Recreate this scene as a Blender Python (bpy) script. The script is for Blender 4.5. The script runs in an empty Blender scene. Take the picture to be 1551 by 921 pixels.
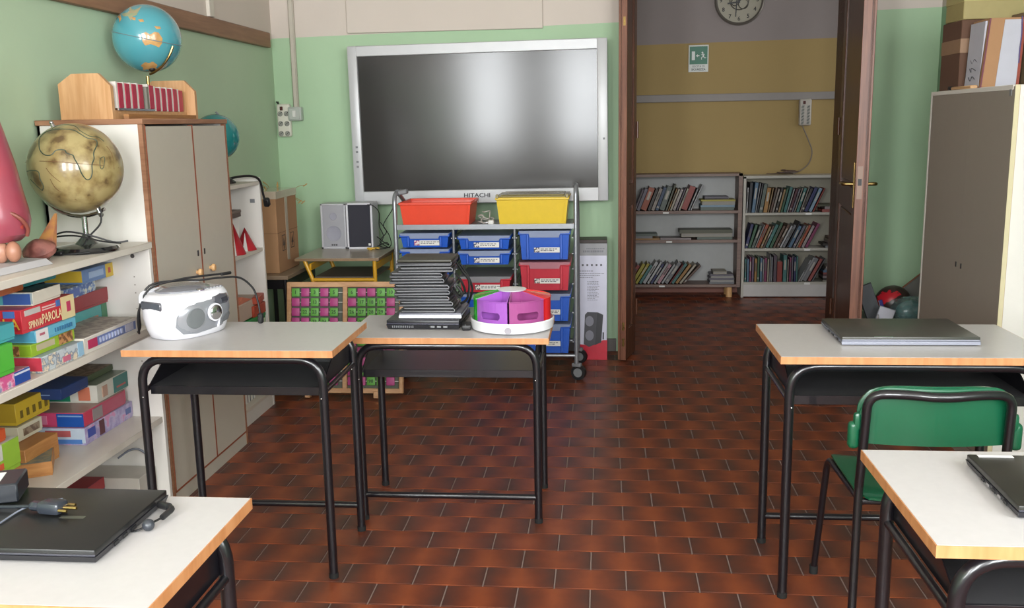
import bpy, bmesh, math, random
from mathutils import Vector, Matrix
random.seed(7)
PI = math.pi
scn = bpy.context.scene
COL = scn.collection

# ------------------------------------------------------------------ camera
cam_d = bpy.data.cameras.new('camera')
cam_d.sensor_width = 36.0
cam_d.lens = 1450.0 / 1551.0 * 36.0
cam_d.clip_start = 0.02
cam = bpy.data.objects.new('camera', cam_d)
COL.objects.link(cam)
_r = Vector((0.995525, 0.092824, -0.017736))
_d = Vector((-0.000165, -0.185965, -0.982556))
_f = Vector((-0.094503, 0.978162, -0.185117))
cam.matrix_world = Matrix(((_r.x, -_d.x, -_f.x, 0.0), (_r.y, -_d.y, -_f.y, 0.0), (_r.z, -_d.z, -_f.z, 1.45), (0, 0, 0, 1)))
scn.camera = cam

# ------------------------------------------------------------------ exposure, world, lights
vs = scn.view_settings
scn.display_settings.display_device = 'sRGB'
vs.view_transform = 'Standard'
vs.look = 'None'
vs.gamma = 1.0
vs.use_curve_mapping = False
vs.exposure = 0.3
w = bpy.data.worlds.new('daylight'); scn.world = w; w.use_nodes = True
bg = w.node_tree.nodes['Background']
bg.inputs[0].default_value = (0.75, 0.86, 1.0, 1)
bg.inputs[1].default_value = 0.6

def area(name, loc, size, power, col, aim):
    l = bpy.data.lights.new(name, 'AREA'); l.shape = 'RECTANGLE'
    l.size, l.size_y = size; l.energy = power; l.color = col
    o = bpy.data.objects.new(name, l); COL.objects.link(o)
    o.location = loc
    o.rotation_euler = (Vector(aim) - Vector(loc)).to_track_quat('-Z', 'Z').to_euler()
    return o
XRW = 1.975
YF = -1.7      # inner face of the window wall behind the camera
area('window_daylight', (-1.55, YF - 0.06, 1.85), (0.65, 1.5), 105, (0.95, 0.98, 1.0), (-1.2, 4, 0.9))
area('window_daylight', (-0.22, YF - 0.06, 1.85), (0.80, 1.5), 120, (0.95, 0.98, 1.0), (0.0, 4, 0.9))
area('window_daylight', (1.30, YF - 0.06, 1.85), (0.85, 1.5), 100, (0.97, 0.99, 1.0), (0.6, 4, 0.9))
area('window_daylight', (XRW + 0.06, 0.2, 1.85), (1.7, 1.5), 75, (0.97, 0.99, 1.0), (-1.6, 2.2, 1.1))
area('hall_daylight', (3.3, 7.25, 1.9), (0.9, 1.5), 8.0, (1.0, 0.95, 0.88), (0.5, 7.6, 1.4))

# ------------------------------------------------------------------ materials
def lin(c):
    if isinstance(c, str): c = tuple(int(c[i:i+2], 16) for i in (0, 2, 4))
    return tuple((v/255/12.92 if v/255 <= 0.04045 else ((v/255+0.055)/1.055)**2.4) for v in c)
MC = {}
def base(name):
    m = bpy.data.materials.new(name); m.use_nodes = True
    nt = m.node_tree; return m, nt, nt.nodes['Principled BSDF']
def mat(name, col, rough=0.5, metal=0.0, var=0.06, scale=18.0, bump=0.0, bscale=None, spec=None, alpha=None, coat=0.0):
    if name in MC: return MC[name]
    m, nt, p = base(name); c = lin(col)
    N = nt.nodes; L = nt.links
    tc = N.new('ShaderNodeTexCoord'); nz = N.new('ShaderNodeTexNoise'); nz.inputs['Scale'].default_value = scale
    nz.inputs['Detail'].default_value = 3
    L.new(tc.outputs['Object'], nz.inputs['Vector'])
    mx = N.new('ShaderNodeMix'); mx.data_type = 'RGBA'
    mx.inputs['A'].default_value = tuple(max(0, v*(1-var)) for v in c) + (1,)
    mx.inputs['B'].default_value = tuple(min(1, v*(1+var)) for v in c) + (1,)
    L.new(nz.outputs['Fac'], mx.inputs['Factor']); L.new(mx.outputs['Result'], p.inputs['Base Color'])
    p.inputs['Roughness'].default_value = rough; p.inputs['Metallic'].default_value = metal
    if spec is not None: p.inputs['Specular IOR Level'].default_value = spec
    if coat: p.inputs['Coat Weight'].default_value = coat
    if alpha is not None: p.inputs['Alpha'].default_value = alpha
    if bump:
        n2 = N.new('ShaderNodeTexNoise'); n2.inputs['Scale'].default_value = bscale or scale*6
        L.new(tc.outputs['Object'], n2.inputs['Vector'])
        b = N.new('ShaderNodeBump'); b.inputs['Strength'].default_value = bump; b.inputs['Distance'].default_value = 0.004
        L.new(n2.outputs['Fac'], b.inputs['Height']); L.new(b.outputs['Normal'], p.inputs['Normal'])
    MC[name] = m
    return m
def C(col, rough=0.5):                       # a printed or moulded colour
    return mat('colour_%s_%d' % (col, int(rough*100)), col, rough, var=0.07, scale=30)
def wood(name, c1, c2, rough=0.45, stretch=(2, 2, 22), scale=3.0):
    if name in MC: return MC[name]
    m, nt, p = base(name); N = nt.nodes; L = nt.links
    tc = N.new('ShaderNodeTexCoord'); mp = N.new('ShaderNodeMapping'); mp.inputs['Scale'].default_value = stretch
    nz = N.new('ShaderNodeTexNoise'); nz.inputs['Scale'].default_value = scale; nz.inputs['Detail'].default_value = 6
    nz.inputs['Distortion'].default_value = 0.6
    L.new(tc.outputs['Object'], mp.inputs['Vector']); L.new(mp.outputs['Vector'], nz.inputs['Vector'])
    cr = N.new('ShaderNodeValToRGB'); cr.color_ramp.elements[0].position = 0.35; cr.color_ramp.elements[1].position = 0.65
    cr.color_ramp.elements[0].color = lin(c1) + (1,); cr.color_ramp.elements[1].color = lin(c2) + (1,)
    L.new(nz.outputs['Fac'], cr.inputs['Fac']); L.new(cr.outputs['Color'], p.inputs['Base Color'])
    p.inputs['Roughness'].default_value = rough
    MC[name] = m
    return m
def speck(name, c1, c2, thr=0.5, soft=0.05, scale=14.0, rough=0.5, detail=4, coat=0.0, c3=None):
    """two or three tones in irregular patches (printed artwork, globes, stone)"""
    if name in MC: return MC[name]
    m, nt, p = base(name); N = nt.nodes; L = nt.links
    tc = N.new('ShaderNodeTexCoord'); nz = N.new('ShaderNodeTexNoise'); nz.inputs['Scale'].default_value = scale
    nz.inputs['Detail'].default_value = detail
    L.new(tc.outputs['Object'], nz.inputs['Vector'])
    cr = N.new('ShaderNodeValToRGB'); e = cr.color_ramp.elements
    e[0].position = thr-soft; e[1].position = thr+soft
    e[0].color = lin(c1)+(1,); e[1].color = lin(c2)+(1,)
    if c3:
        q = e.new(min(0.98, thr+soft+0.06)); q.color = lin(c3)+(1,)
    L.new(nz.outputs['Fac'], cr.inputs['Fac']); L.new(cr.outputs['Color'], p.inputs['Base Color'])
    p.inputs['Roughness'].default_value = rough
    p.inputs['Coat Weight'].default_value = coat; p.inputs['Coat Roughness'].default_value = 0.08
    MC[name] = m
    return m
def twotone(name, low, high, z0, slope, rough=0.75):
    """painted wall: one paint below a hand-cut line, another above it"""
    m, nt, p = base(name); N = nt.nodes; L = nt.links
    g = N.new('ShaderNodeNewGeometry'); s = N.new('ShaderNodeSeparateXYZ'); L.new(g.outputs['Position'], s.inputs[0])
    k = N.new('ShaderNodeMath'); k.operation = 'MULTIPLY_ADD'; k.inputs[1].default_value = -slope; 
    L.new(s.outputs['X'], k.inputs[0]); L.new(s.outputs['Z'], k.inputs[2])
    gt = N.new('ShaderNodeMath'); gt.operation = 'GREATER_THAN'; gt.inputs[1].default_value = z0
    L.new(k.outputs[0], gt.inputs[0])
    nz = N.new('ShaderNodeTexNoise'); nz.inputs['Scale'].default_value = 1.6; nz.inputs['Detail'].default_value = 5
    L.new(g.outputs['Position'], nz.inputs['Vector'])
    def pair(c):
        mx = N.new('ShaderNodeMix'); mx.data_type = 'RGBA'; c = lin(c)
        mx.inputs['A'].default_value = tuple(v*0.92 for v in c)+(1,); mx.inputs['B'].default_value = tuple(min(1, v*1.08) for v in c)+(1,)
        L.new(nz.outputs['Fac'], mx.inputs['Factor']); return mx
    a = pair(low); b = pair(high)
    mx = N.new('ShaderNodeMix'); mx.data_type = 'RGBA'
    L.new(gt.outputs[0], mx.inputs['Factor']); L.new(a.outputs['Result'], mx.inputs['A']); L.new(b.outputs['Result'], mx.inputs['B'])
    L.new(mx.outputs['Result'], p.inputs['Base Color']); p.inputs['Roughness'].default_value = rough
    n2 = N.new('ShaderNodeTexNoise'); n2.inputs['Scale'].default_value = 60; L.new(g.outputs['Position'], n2.inputs['Vector'])
    bp = N.new('ShaderNodeBump'); bp.inputs['Strength'].default_value = 0.12; bp.inputs['Distance'].default_value = 0.003
    L.new(n2.outputs['Fac'], bp.inputs['Height']); L.new(bp.outputs['Normal'], p.inputs['Normal'])
    return m
def tile_mat():
    """flame-fired clay tile: orange heart, dark burnt ends, along each tile's own length"""
    m, nt, p = base('fired_clay_tile'); N = nt.nodes; L = nt.links
    uv = N.new('ShaderNodeUVMap'); uv.uv_map = 'uv'
    s = N.new('ShaderNodeSeparateXYZ'); L.new(uv.outputs[0], s.inputs[0])
    g = N.new('ShaderNodeNewGeometry')
    nz = N.new('ShaderNodeTexNoise'); nz.inputs['Scale'].default_value = 9; nz.inputs['Detail'].default_value = 4
    L.new(g.outputs['Position'], nz.inputs['Vector'])
    a = N.new('ShaderNodeMath'); a.operation = 'SUBTRACT'; a.inputs[1].default_value = 0.5; L.new(s.outputs['X'], a.inputs[0])
    b = N.new('ShaderNodeMath'); b.operation = 'ABSOLUTE'; L.new(a.outputs[0], b.inputs[0])
    c = N.new('ShaderNodeMath'); c.operation = 'MULTIPLY_ADD'; c.inputs[1].default_value = 0.45; L.new(nz.outputs['Fac'], c.inputs[0]); L.new(b.outputs[0], c.inputs[2])
    cr = N.new('ShaderNodeValToRGB'); e = cr.color_ramp.elements
    e[0].position = 0.22; e[0].color = lin(TILE1)+(1,)
    e[1].position = 0.72; e[1].color = lin(TILE3)+(1,)
    q = e.new(0.45); q.color = lin(TILE2)+(1,)
    L.new(c.outputs[0], cr.inputs['Fac']); L.new(cr.outputs['Color'], p.inputs['Base Color'])
    p.inputs['Roughness'].default_value = 0.42
    rr = N.new('ShaderNodeMapRange'); rr.inputs['To Min'].default_value = 0.3; rr.inputs['To Max'].default_value = 0.5
    L.new(nz.outputs['Fac'], rr.inputs['Value']); L.new(rr.outputs['Result'], p.inputs['Roughness'])
    return m
TILE1, TILE2, TILE3 = '8a4527', '6e3622', '4e3028'

# ------------------------------------------------------------------ mesh builder
class MB:
    def __init__(s): s.bm = bmesh.new()
    def _mi(s, faces, mi):
        for f in faces: f.material_index = mi
    def box(s, c, size, rot=None, bev=0.0, mi=0, seg=1):
        r = bmesh.ops.create_cube(s.bm, size=1.0); vs_ = r['verts']
        M = Matrix.Translation(c) @ (rot.to_4x4() if rot is not None else Matrix.Identity(4)) @ Matrix.Diagonal((size[0], size[1], size[2], 1))
        bmesh.ops.transform(s.bm, matrix=M, verts=vs_)
        fs = list({f for v in vs_ for f in v.link_faces}); s._mi(fs, mi)
        if bev > 0:
            es = list({e for v in vs_ for e in v.link_edges})
            bmesh.ops.bevel(s.bm, geom=es, offset=min(bev, min(size)*0.45), segments=seg, affect='EDGES', profile=0.5)
        return s
    def b6(s, x0, x1, y0, y1, z0, z1, bev=0.0, mi=0, seg=1):
        return s.box(((x0+x1)/2, (y0+y1)/2, (z0+z1)/2), (abs(x1-x0), abs(y1-y0), abs(z1-z0)), None, bev, mi, seg)
    def hexa(s, bot, top, mi=0):
        v = [s.bm.verts.new(p) for p in list(bot)+list(top)]; n = len(bot)
        fs = [s.bm.faces.new(v[:n][::-1]), s.bm.faces.new(v[n:])]
        for i in range(n): fs.append(s.bm.faces.new((v[i], v[(i+1) % n], v[n+(i+1) % n], v[n+i])))
        s._mi(fs, mi); return s
    def frustum(s, c, bx, by, tx, ty, h, mi=0):
        x, y, z = c
        return s.hexa([(x-bx/2, y-by/2, z), (x+bx/2, y-by/2, z), (x+bx/2, y+by/2, z), (x-bx/2, y+by/2, z)],
                      [(x-tx/2, y-ty/2, z+h), (x+tx/2, y-ty/2, z+h), (x+tx/2, y+ty/2, z+h), (x-tx/2, y+ty/2, z+h)], mi)
    def tube(s, pts, r, seg=8, mi=0, cap=True, radii=None):
        pts = [Vector(p) for p in pts]; n = len(pts); rings = []
        t = (pts[1]-pts[0]).normalized()
        u = t.orthogonal().normalized()
        for i, p in enumerate(pts):
            t2 = ((pts[i+1]-p).normalized() if i == 0 else (p-pts[i-1]).normalized() if i == n-1 else ((pts[i+1]-p).normalized()+(p-pts[i-1]).normalized()).normalized())
            q = t.rotation_difference(t2); u = (q @ u).normalized(); t = t2
            v = t.cross(u); rr = radii[i] if radii else r
            rings.append([s.bm.verts.new(p+(u*math.cos(a)+v*math.sin(a))*rr) for a in [2*PI*k/seg for k in range(seg)]])
        fs = []
        for a, b in zip(rings, rings[1:]):
            for k in range(seg): fs.append(s.bm.faces.new((a[k], a[(k+1) % seg], b[(k+1) % seg], b[k])))
        if cap: fs.append(s.bm.faces.new(rings[0][::-1])); fs.append(s.bm.faces.new(rings[-1]))
        s._mi(fs, mi); return s
    def cyl(s, p0, p1, r, r1=None, seg=14, mi=0):
        return s.tube([p0, p1], r, seg, mi, True, [r, r if r1 is None else r1])
    def lathe(s, prof, c=(0, 0, 0), seg=24, mi=0, rot=None, sx=1.0, sy=1.0):
        M = Matrix.Translation(c) @ (rot.to_4x4() if rot is not None else Matrix.Identity(4)); rings = []
        for r, z in prof:
            if r < 1e-6: rings.append([s.bm.verts.new(M @ Vector((0, 0, z)))])
            else: rings.append([s.bm.verts.new(M @ Vector((r*math.cos(2*PI*k/seg)*sx, r*math.sin(2*PI*k/seg)*sy, z))) for k in range(seg)])
        fs = []
        for a, b in zip(rings, rings[1:]):
            for k in range(seg):
                k2 = (k+1) % seg
                if len(a) == 1 and len(b) == 1: continue
                if len(a) == 1: fs.append(s.bm.faces.new((a[0], b[k2], b[k])))
                elif len(b) == 1: fs.append(s.bm.faces.new((a[k], a[k2], b[0])))
                else: fs.append(s.bm.faces.new((a[k], a[k2], b[k2], b[k])))
        if len(rings[0]) > 1: fs.append(s.bm.faces.new(rings[0][::-1]))
        if len(rings[-1]) > 1: fs.append(s.bm.faces.new(rings[-1]))
        s._mi(fs, mi); return s
    def sphere(s, c, r, seg=32, mi=0, rings=18, sc=(1, 1, 1)):
        prof = [(r*math.sin(PI*i/rings), -r*math.cos(PI*i/rings)*sc[2]) for i in range(rings+1)]
        prof[0] = (0, prof[0][1]); prof[-1] = (0, prof[-1][1])
        return s.lathe(prof, c, seg, mi, None, sc[0], sc[1])
    def prism(s, poly, d0, d1, axis='y', mi=0):
        """poly: 2-D outline; extruded from d0 to d1 along axis"""
        def P(a, b, d): return {'y': (a, d, b), 'x': (d, a, b), 'z': (a, b, d)}[axis]
        A = [s.bm.verts.new(P(a, b, d0)) for a, b in poly]; B = [s.bm.verts.new(P(a, b, d1)) for a, b in poly]; n = len(poly)
        fs = [s.bm.faces.new(A), s.bm.faces.new(B[::-1])]
        for i in range(n): fs.append(s.bm.faces.new((A[i], B[i], B[(i+1) % n], A[(i+1) % n])))
        s._mi(fs, mi); return s
    def xform(s, M): bmesh.ops.transform(s.bm, matrix=M, verts=s.bm.verts[:]); return s
    def mesh(s, name, mats, angle=38):
        bmesh.ops.recalc_face_normals(s.bm, faces=s.bm.faces[:])
        me = bpy.data.meshes.new(name); s.bm.to_mesh(me); s.bm.free()
        for m in (mats if isinstance(mats, (list, tuple)) else [mats]): me.materials.append(m)
        me.polygons.foreach_set('use_smooth', [True]*len(me.polygons))
        me.set_sharp_from_angle(angle=math.radians(angle))
        return me
def ob(name, me, parent=None, loc=(0, 0, 0), rot=(0, 0, 0)):
    o = bpy.data.objects.new(name, me); COL.objects.link(o)
    o.location = loc; o.rotation_euler = rot
    if parent is not None: o.parent = parent
    return o
def tag(o, label, cat, group=None, kind=None):
    if label: o['label'] = label
    if cat: o['category'] = cat
    if group: o['group'] = group
    if kind: o['kind'] = kind
    return o
def thing(name, label, cat, loc=(0, 0, 0), rz=0.0, group=None, rot=None):
    o = bpy.data.objects.new(name, None); COL.objects.link(o); o.empty_display_size = 0.05
    o.location = loc; o.rotation_euler = rot or (0, 0, rz)
    return tag(o, label, cat, group)
def wmat(o):
    M = o.matrix_basis.copy(); p = o.parent
    while p is not None: M = p.matrix_basis @ M; p = p.parent
    return M
def part(name, mb, mats, parent, world=True, label=None, angle=38):
    """a child mesh; world=True when its coordinates were written in room coordinates.
       The part's origin is put at the middle of its own geometry."""
    if world: mb.xform(wmat(parent).inverted())
    elif parent.parent is not None: mb.xform(Matrix.Translation(-parent.location - (parent.parent.location if parent.parent.parent is not None else Vector())))   # written in the thing's own coordinates
    n = len(mb.bm.verts); c = Vector()
    for v in mb.bm.verts: c += v.co
    c /= max(1, n); mb.xform(Matrix.Translation(-c))
    o = ob(name, mb.mesh(name, mats, angle), parent, c)
    if label: o['label'] = label
    return o
def solo(name, mb, mats, label, cat, group=None, angle=38):
    co = [v.co.copy() for v in mb.bm.verts]
    c = Vector(((min(v.x for v in co)+max(v.x for v in co))/2, (min(v.y for v in co)+max(v.y for v in co))/2, min(v.z for v in co)))
    mb.xform(Matrix.Translation(-c))
    return tag(ob(name, mb.mesh(name, mats, angle), None, c), label, cat, group)
def struct(name, mb, mats, angle=38):
    o = ob(name, mb.mesh(name, mats, angle)); o['kind'] = 'structure'; return o
def dup(o, parent=None):
    c = o.copy(); COL.objects.link(c); c.parent = parent
    for ch in list(o.children): dup(ch, c)
    return c
def rnd(pts, rad, n=5):
    """round the inner corners of a polyline"""
    pts = [Vector(p) for p in pts]; out = [pts[0]]
    for i in range(1, len(pts)-1):
        a, b, c = pts[i-1], pts[i], pts[i+1]
        d = min(rad, (a-b).length*0.49, (c-b).length*0.49)
        p, q = b+(a-b).normalized()*d, b+(c-b).normalized()*d
        for k in range(n+1):
            t = k/n; out.append(p*(1-t)**2+b*2*t*(1-t)+q*t*t)
    return out+[pts[-1]]
def smooth_path(pts, n=6):
    pts = [Vector(p) for p in pts]; P = [pts[0]]+pts+[pts[-1]]; out = []
    for i in range(1, len(P)-2):
        for k in range(n):
            t = k/n
            out.append(0.5*((2*P[i])+(P[i+1]-P[i-1])*t+(2*P[i-1]-5*P[i]+4*P[i+1]-P[i+2])*t*t+(3*P[i]-P[i-1]-3*P[i+1]+P[i+2])*t**3))
    return out+[pts[-1]]
TXT = {}
def text(name, s, size, m, parent, M, ext=0.0004, xs=1.0, bold=0.0):
    """lettering as a thin printed mesh; M (room coordinates) maps the text's x-right / y-up plane"""
    key = (s, size, m.name, ext, xs, bold)
    if key not in TXT:
        cu = bpy.data.curves.new('lettering', 'FONT'); cu.body = s; cu.size = size; cu.extrude = ext; cu.offset = bold
        cu.align_x = 'CENTER'; cu.align_y = 'CENTER'; cu.resolution_u = 2
        t = bpy.data.objects.new('lettering', cu)
        me = bpy.data.meshes.new_from_object(t); bpy.data.objects.remove(t)
        me.name = name
        if xs != 1.0: me.transform(Matrix.Diagonal((xs, 1, 1, 1)))
        me.materials.clear(); me.materials.append(m)
        TXT[key] = me
    o = ob(name, TXT[key], parent)
    o.matrix_basis = wmat(parent).inverted() @ M
    return o
def face_M(p, right, up):
    r = Vector(right).normalized(); u = Vector(up).normalized(); n = r.cross(u)
    return Matrix(((r.x, u.x, n.x, p[0]), (r.y, u.y, n.y, p[1]), (r.z, u.z, n.z, p[2]), (0, 0, 0, 1)))
XP, YP, ZP = (1, 0, 0), (0, 1, 0), (0, 0, 1)

# shared materials
M_white = mat('white_laminate', 'd9d5cf', 0.4, var=0.03)
M_greige = mat('greige_laminate', 'b9b2a4', 0.38, var=0.03, bump=0.02)
M_edge = wood('brown_edge_band', '8a5f46', '9c7256')
M_desk = mat('grey_desk_laminate', 'bcb9b8', 0.3, var=0.05, scale=60)
M_deskedge = wood('beech_edge', 'b47a4c', 'c48c5e', stretch=(14, 14, 2))
M_black = mat('black_painted_steel', '141318', 0.28, var=0.1, coat=0.4)
M_blackmat = mat('black_plastic', '1c1c1e', 0.45)
M_grey = mat('grey_plastic', '77797c', 0.45)
M_steel = mat('grey_enamelled_tube', '8d9095', 0.3, metal=0.5)
M_chrome = mat('chrome', 'c9c9cc', 0.15, metal=1.0)
M_brass = mat('dull_brass', 'a48a58', 0.3, metal=1.0)
M_door = wood('dark_walnut_door', '46291c', '5f3a27', 0.35, (30, 30, 1.6), 2.0)
M_dooredge = wood('red_brown_door_edge', '6e4434', '8a5a44', 0.4, (30, 30, 1.6), 2.0)
M_card = mat('brown_cardboard', 'a37b58', 0.8, var=0.09, scale=9, bump=0.1)
M_paper = mat('white_paper', 'dcdad6', 0.7)
M_rubber = mat('black_rubber', '161616', 0.8)
M_beech = wood('light_beech', 'c39563', 'd6ab78', 0.5, (20, 20, 2))
M_cable = mat('black_cable', '121214', 0.5)
M_print = C('26262a')
# ================================================================== ROOM SHELL
WY = 6.03; XL = -2.065; XR = 1.975; ZC = 3.15; HY = 8.2; OX0, OX1 = 0.20, 1.42
M_grout = mat('tile_grout', '94827a', 0.85)
fl = struct('floor', MB().b6(-3.0, 4.0, -2.2, 8.5, -0.06, -0.0035), M_grout)
# clay tiles: 22.85 x 13.55 cm running bond, each with a bevelled edge; near ones one by one, far ones in one part
TW, TD, J = 0.2285, 0.1355, 0.0046
def tile_geo(bm, uvl, x, y, dz=0.0):
    w2, d2, b = TW/2-J/2, TD/2-J/2, 0.0016
    lo = [(-w2, -d2), (w2, -d2), (w2, d2), (-w2, d2)]; hi = [(-w2+b, -d2+b), (w2-b, -d2+b), (w2-b, d2-b), (-w2+b, d2-b)]
    vl = [bm.verts.new((x+a, y+c, -0.004)) for a, c in lo]; vm = [bm.verts.new((x+a, y+c, -0.0012+dz)) for a, c in lo]; vh = [bm.verts.new((x+a, y+c, dz)) for a, c in hi]
    fs = [bm.faces.new(vh)]
    for i in range(4):
        j = (i+1) % 4
        fs.append(bm.faces.new((vm[i], vm[j], vh[j], vh[i]))); fs.append(bm.faces.new((vl[i], vl[j], vm[j], vm[i])))
    for f in fs:
        for l in f.loops: l[uvl].uv = ((l.vert.co.x-x)/TW+0.5, (l.vert.co.y-y)/TD+0.5)
M_tile = tile_mat()
tb = bmesh.new(); ul = tb.loops.layers.uv.new('uv'); tile_geo(tb, ul, 0, 0)
tile_me = bpy.data.meshes.new('floor_tile'); tb.to_mesh(tile_me); tb.free(); tile_me.materials.append(M_tile)
sb = bmesh.new(); sl = sb.loops.layers.uv.new('uv')
cells = []
for r in range(-36, 42):
    y = 2.815 - TD/2 + r*TD
    if y < -1.75 or y > 8.2: continue
    for c in range(-16, 18):
        x = -0.040 + (c + (0.5 if r % 2 == 0 else 0.0))*TW + (0.5*TW if False else 0)
        if y < WY+0.1 and (x < XL-0.1 or x > XR+0.1): continue
        if y >= WY+0.1 and (x < -1.0 or x > 3.6): continue
        cells.append((x, y))
def seen(x, y):
    if y < 2.3 or x < -1.45 or x > 1.15: return False
    return abs(x + 0.05) < 0.56*y
near = sorted([q for q in cells if seen(*q)], key=lambda q: q[1])[:290]
ns = set(near)
for x, y in near:
    o = ob('tile', tile_me, fl, (x, y, random.uniform(-0.0004, 0.0003)))
for x, y in cells:
    if (x, y) not in ns: tile_geo(sb, sl, x, y, random.uniform(-0.0004, 0.0002))
sm = bpy.data.meshes.new('far_floor_tiles'); sb.to_mesh(sm); sb.free(); sm.materials.append(M_tile)
o = ob('far_tiles', sm, fl); o['kind'] = 'stuff'

M_wallb = twotone('green_and_cream_paint_back', 'acc9a6', 'd2c7bd', 2.038, 0.019)
M_walll = mat('green_paint_left', '9fc596', 0.75, var=0.08, scale=1.6, bump=0.1, bscale=60)
M_wallr = twotone('green_and_cream_paint_right_shaded', '8aa98a', 'bdb6ab', 2.075, 0.0)  # room's green and cream in darker tones, the wall's shade painted in
M_cream = mat('cream_paint', 'd2c7bd', 0.8, var=0.05, scale=2)
mb = MB()
mb.b6(XL-0.2, OX0, WY, WY+0.14, 0, ZC); mb.b6(OX1, XR+0.2, WY, WY+0.14, 0, ZC); mb.b6(OX0, OX1, WY, WY+0.14, 2.62, ZC)
struct('wall_back', mb, M_wallb)
struct('wall_left', MB().b6(XL-0.15, XL, -1.85, WY+0.14, 0, ZC), twotone('green_and_cream_paint_left', 'b2c8aa', 'd2c7bd', 1.99, 0.0))
struct('wall_right', MB().b6(XR, XR+0.15, 1.05, WY+0.14, 0, ZC).b6(XR, XR+0.15, -1.85, -0.65, 0, ZC).b6(XR, XR+0.15, -0.65, 1.05, 0, 1.05).b6(XR, XR+0.15, -0.65, 1.05, 2.65, ZC), M_wallr)
struct('ceiling', MB().b6(XL-0.15, XR+0.15, -1.85, WY+0.14, ZC, ZC+0.1), mat('ceiling_paint', 'd8d4cc', 0.9))
# window wall behind the viewpoint, three openings
wins = [(-1.55, 0.65), (-0.22, 0.80), (1.30, 0.85)]
mb = MB(); mb.b6(XL-0.15, XR+0.15, YF-0.15, YF, 0, 1.05); mb.b6(XL-0.15, XR+0.15, YF-0.15, YF, 2.65, ZC)
xs = [XL-0.15]
for x, wd in wins: xs += [x-wd/2, x+wd/2]
xs.append(XR+0.15)
for i in range(0, len(xs), 2): mb.b6(xs[i], xs[i+1], YF-0.15, YF, 1.05, 2.65)
struct('wall_front', mb, M_cream)
for i, (x, wd) in enumerate(wins):
    wf = MB()
    for a, b in ((x-wd/2, x-wd/2+0.05), (x+wd/2-0.05, x+wd/2), (x-0.02, x+0.02)): wf.b6(a, b, YF-0.05, YF+0.02, 1.05, 2.65, 0.004)
    for a, b in ((1.05, 1.1), (2.6, 2.65)): wf.b6(x-wd/2, x+wd/2, YF-0.05, YF+0.02, a, b, 0.004)
    struct('window_%d' % (i+1), wf, M_white)
struct('window_4', MB().b6(XR-.02, XR+.05, -.65, -.60, 1.05, 2.65, .004).b6(XR-.02, XR+.05, 1.0, 1.05, 1.05, 2.65, .004).b6(XR-.02, XR+.05, .18, .22, 1.05, 2.65, .004).b6(XR-.02, XR+.05, -.65, 1.05, 1.05, 1.1, .004).b6(XR-.02, XR+.05, -.65, 1.05, 2.6, 2.65, .004), M_white)
struct('baseboard_back', MB().b6(XL, 0.085, WY-0.012, WY, 0, 0.085, 0.003).b6(OX1+0.06, XR, WY-0.012, WY, 0, 0.085, 0.003), mat('grey_skirting', '6f6a66', 0.6))
struct('baseboard_left', MB().b6(XL, XL+0.012, -1.7, WY, 0, 0.085, 0.003), mat('grey_skirting', '6f6a66', 0.6))
struct('baseboard_right', MB().b6(XR-0.012, XR, -1.7, WY, 0, 0.085, 0.003), mat('grey_skirting', '6f6a66', 0.6))
struct('trim_1', MB().b6(XL, XL+0.028, 0.5, 5.93, 1.935, 2.025, 0.004), wood('picture_rail_wood', '7f5a41', '936b4f', 0.5, (3, 1, 12)))
struct('trim_2', MB().b6(XL, XL+0.022, 5.03, 5.09, 2.03, ZC, 0.003), mat('cream_batten', 'd3ccc0', 0.7))
struct('trim_3', MB().b6(XL, XL+0.03, 3.02, 3.10, 1.06, 1.93, 0.006), mat('pale_green_batten', 'a8c7a2', 0.7))
# boxed cream panel over the screen
struct('trim_4', MB().b6(-1.577, -0.362, WY-0.02, WY, 2.016, ZC, 0.004), M_cream)
# hall
M_hall = twotone('hall_ochre_and_grey_paint', 'a08856', '8e8481', 2.062, 0.012)
struct('wall_hall', MB().b6(-1.2, 3.7, HY, HY+0.15, 0, 3.15), M_hall)
struct('wall_hall_left', MB().b6(-1.2, -1.05, WY+0.14, HY+0.15, 0, 3.15), M_hall)
mb = MB().b6(3.55, 3.7, WY+0.14, HY+0.15, 0, 1.1).b6(3.55, 3.7, WY+0.14, HY+0.15, 2.7, 3.15).b6(3.55, 3.7, WY+0.14, 6.75, 1.1, 2.7).b6(3.55, 3.7, 7.75, HY+0.15, 1.1, 2.7)
struct('wall_hall_right', mb, M_hall)
struct('ceiling_hall', MB().b6(-1.2, 3.7, WY+0.14, HY+0.15, 3.15, 3.25), mat('ceiling_paint', 'd8d4cc', 0.9))
struct('baseboard_hall', MB().b6(-1.05, 3.55, HY-0.012, HY, 0, 0.08, 0.003), mat('clay_skirting', '8a5a4c', 0.6))
mb = MB(); mb.b6(-1.05, 3.55, HY-0.022, HY, 1.600, 1.662, 0.004); mb.xform(Matrix.Rotation(0.0, 4, 'Y'))
struct('trim_5', mb, mat('grey_bumper_rail', '8d8783', 0.6))
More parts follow.
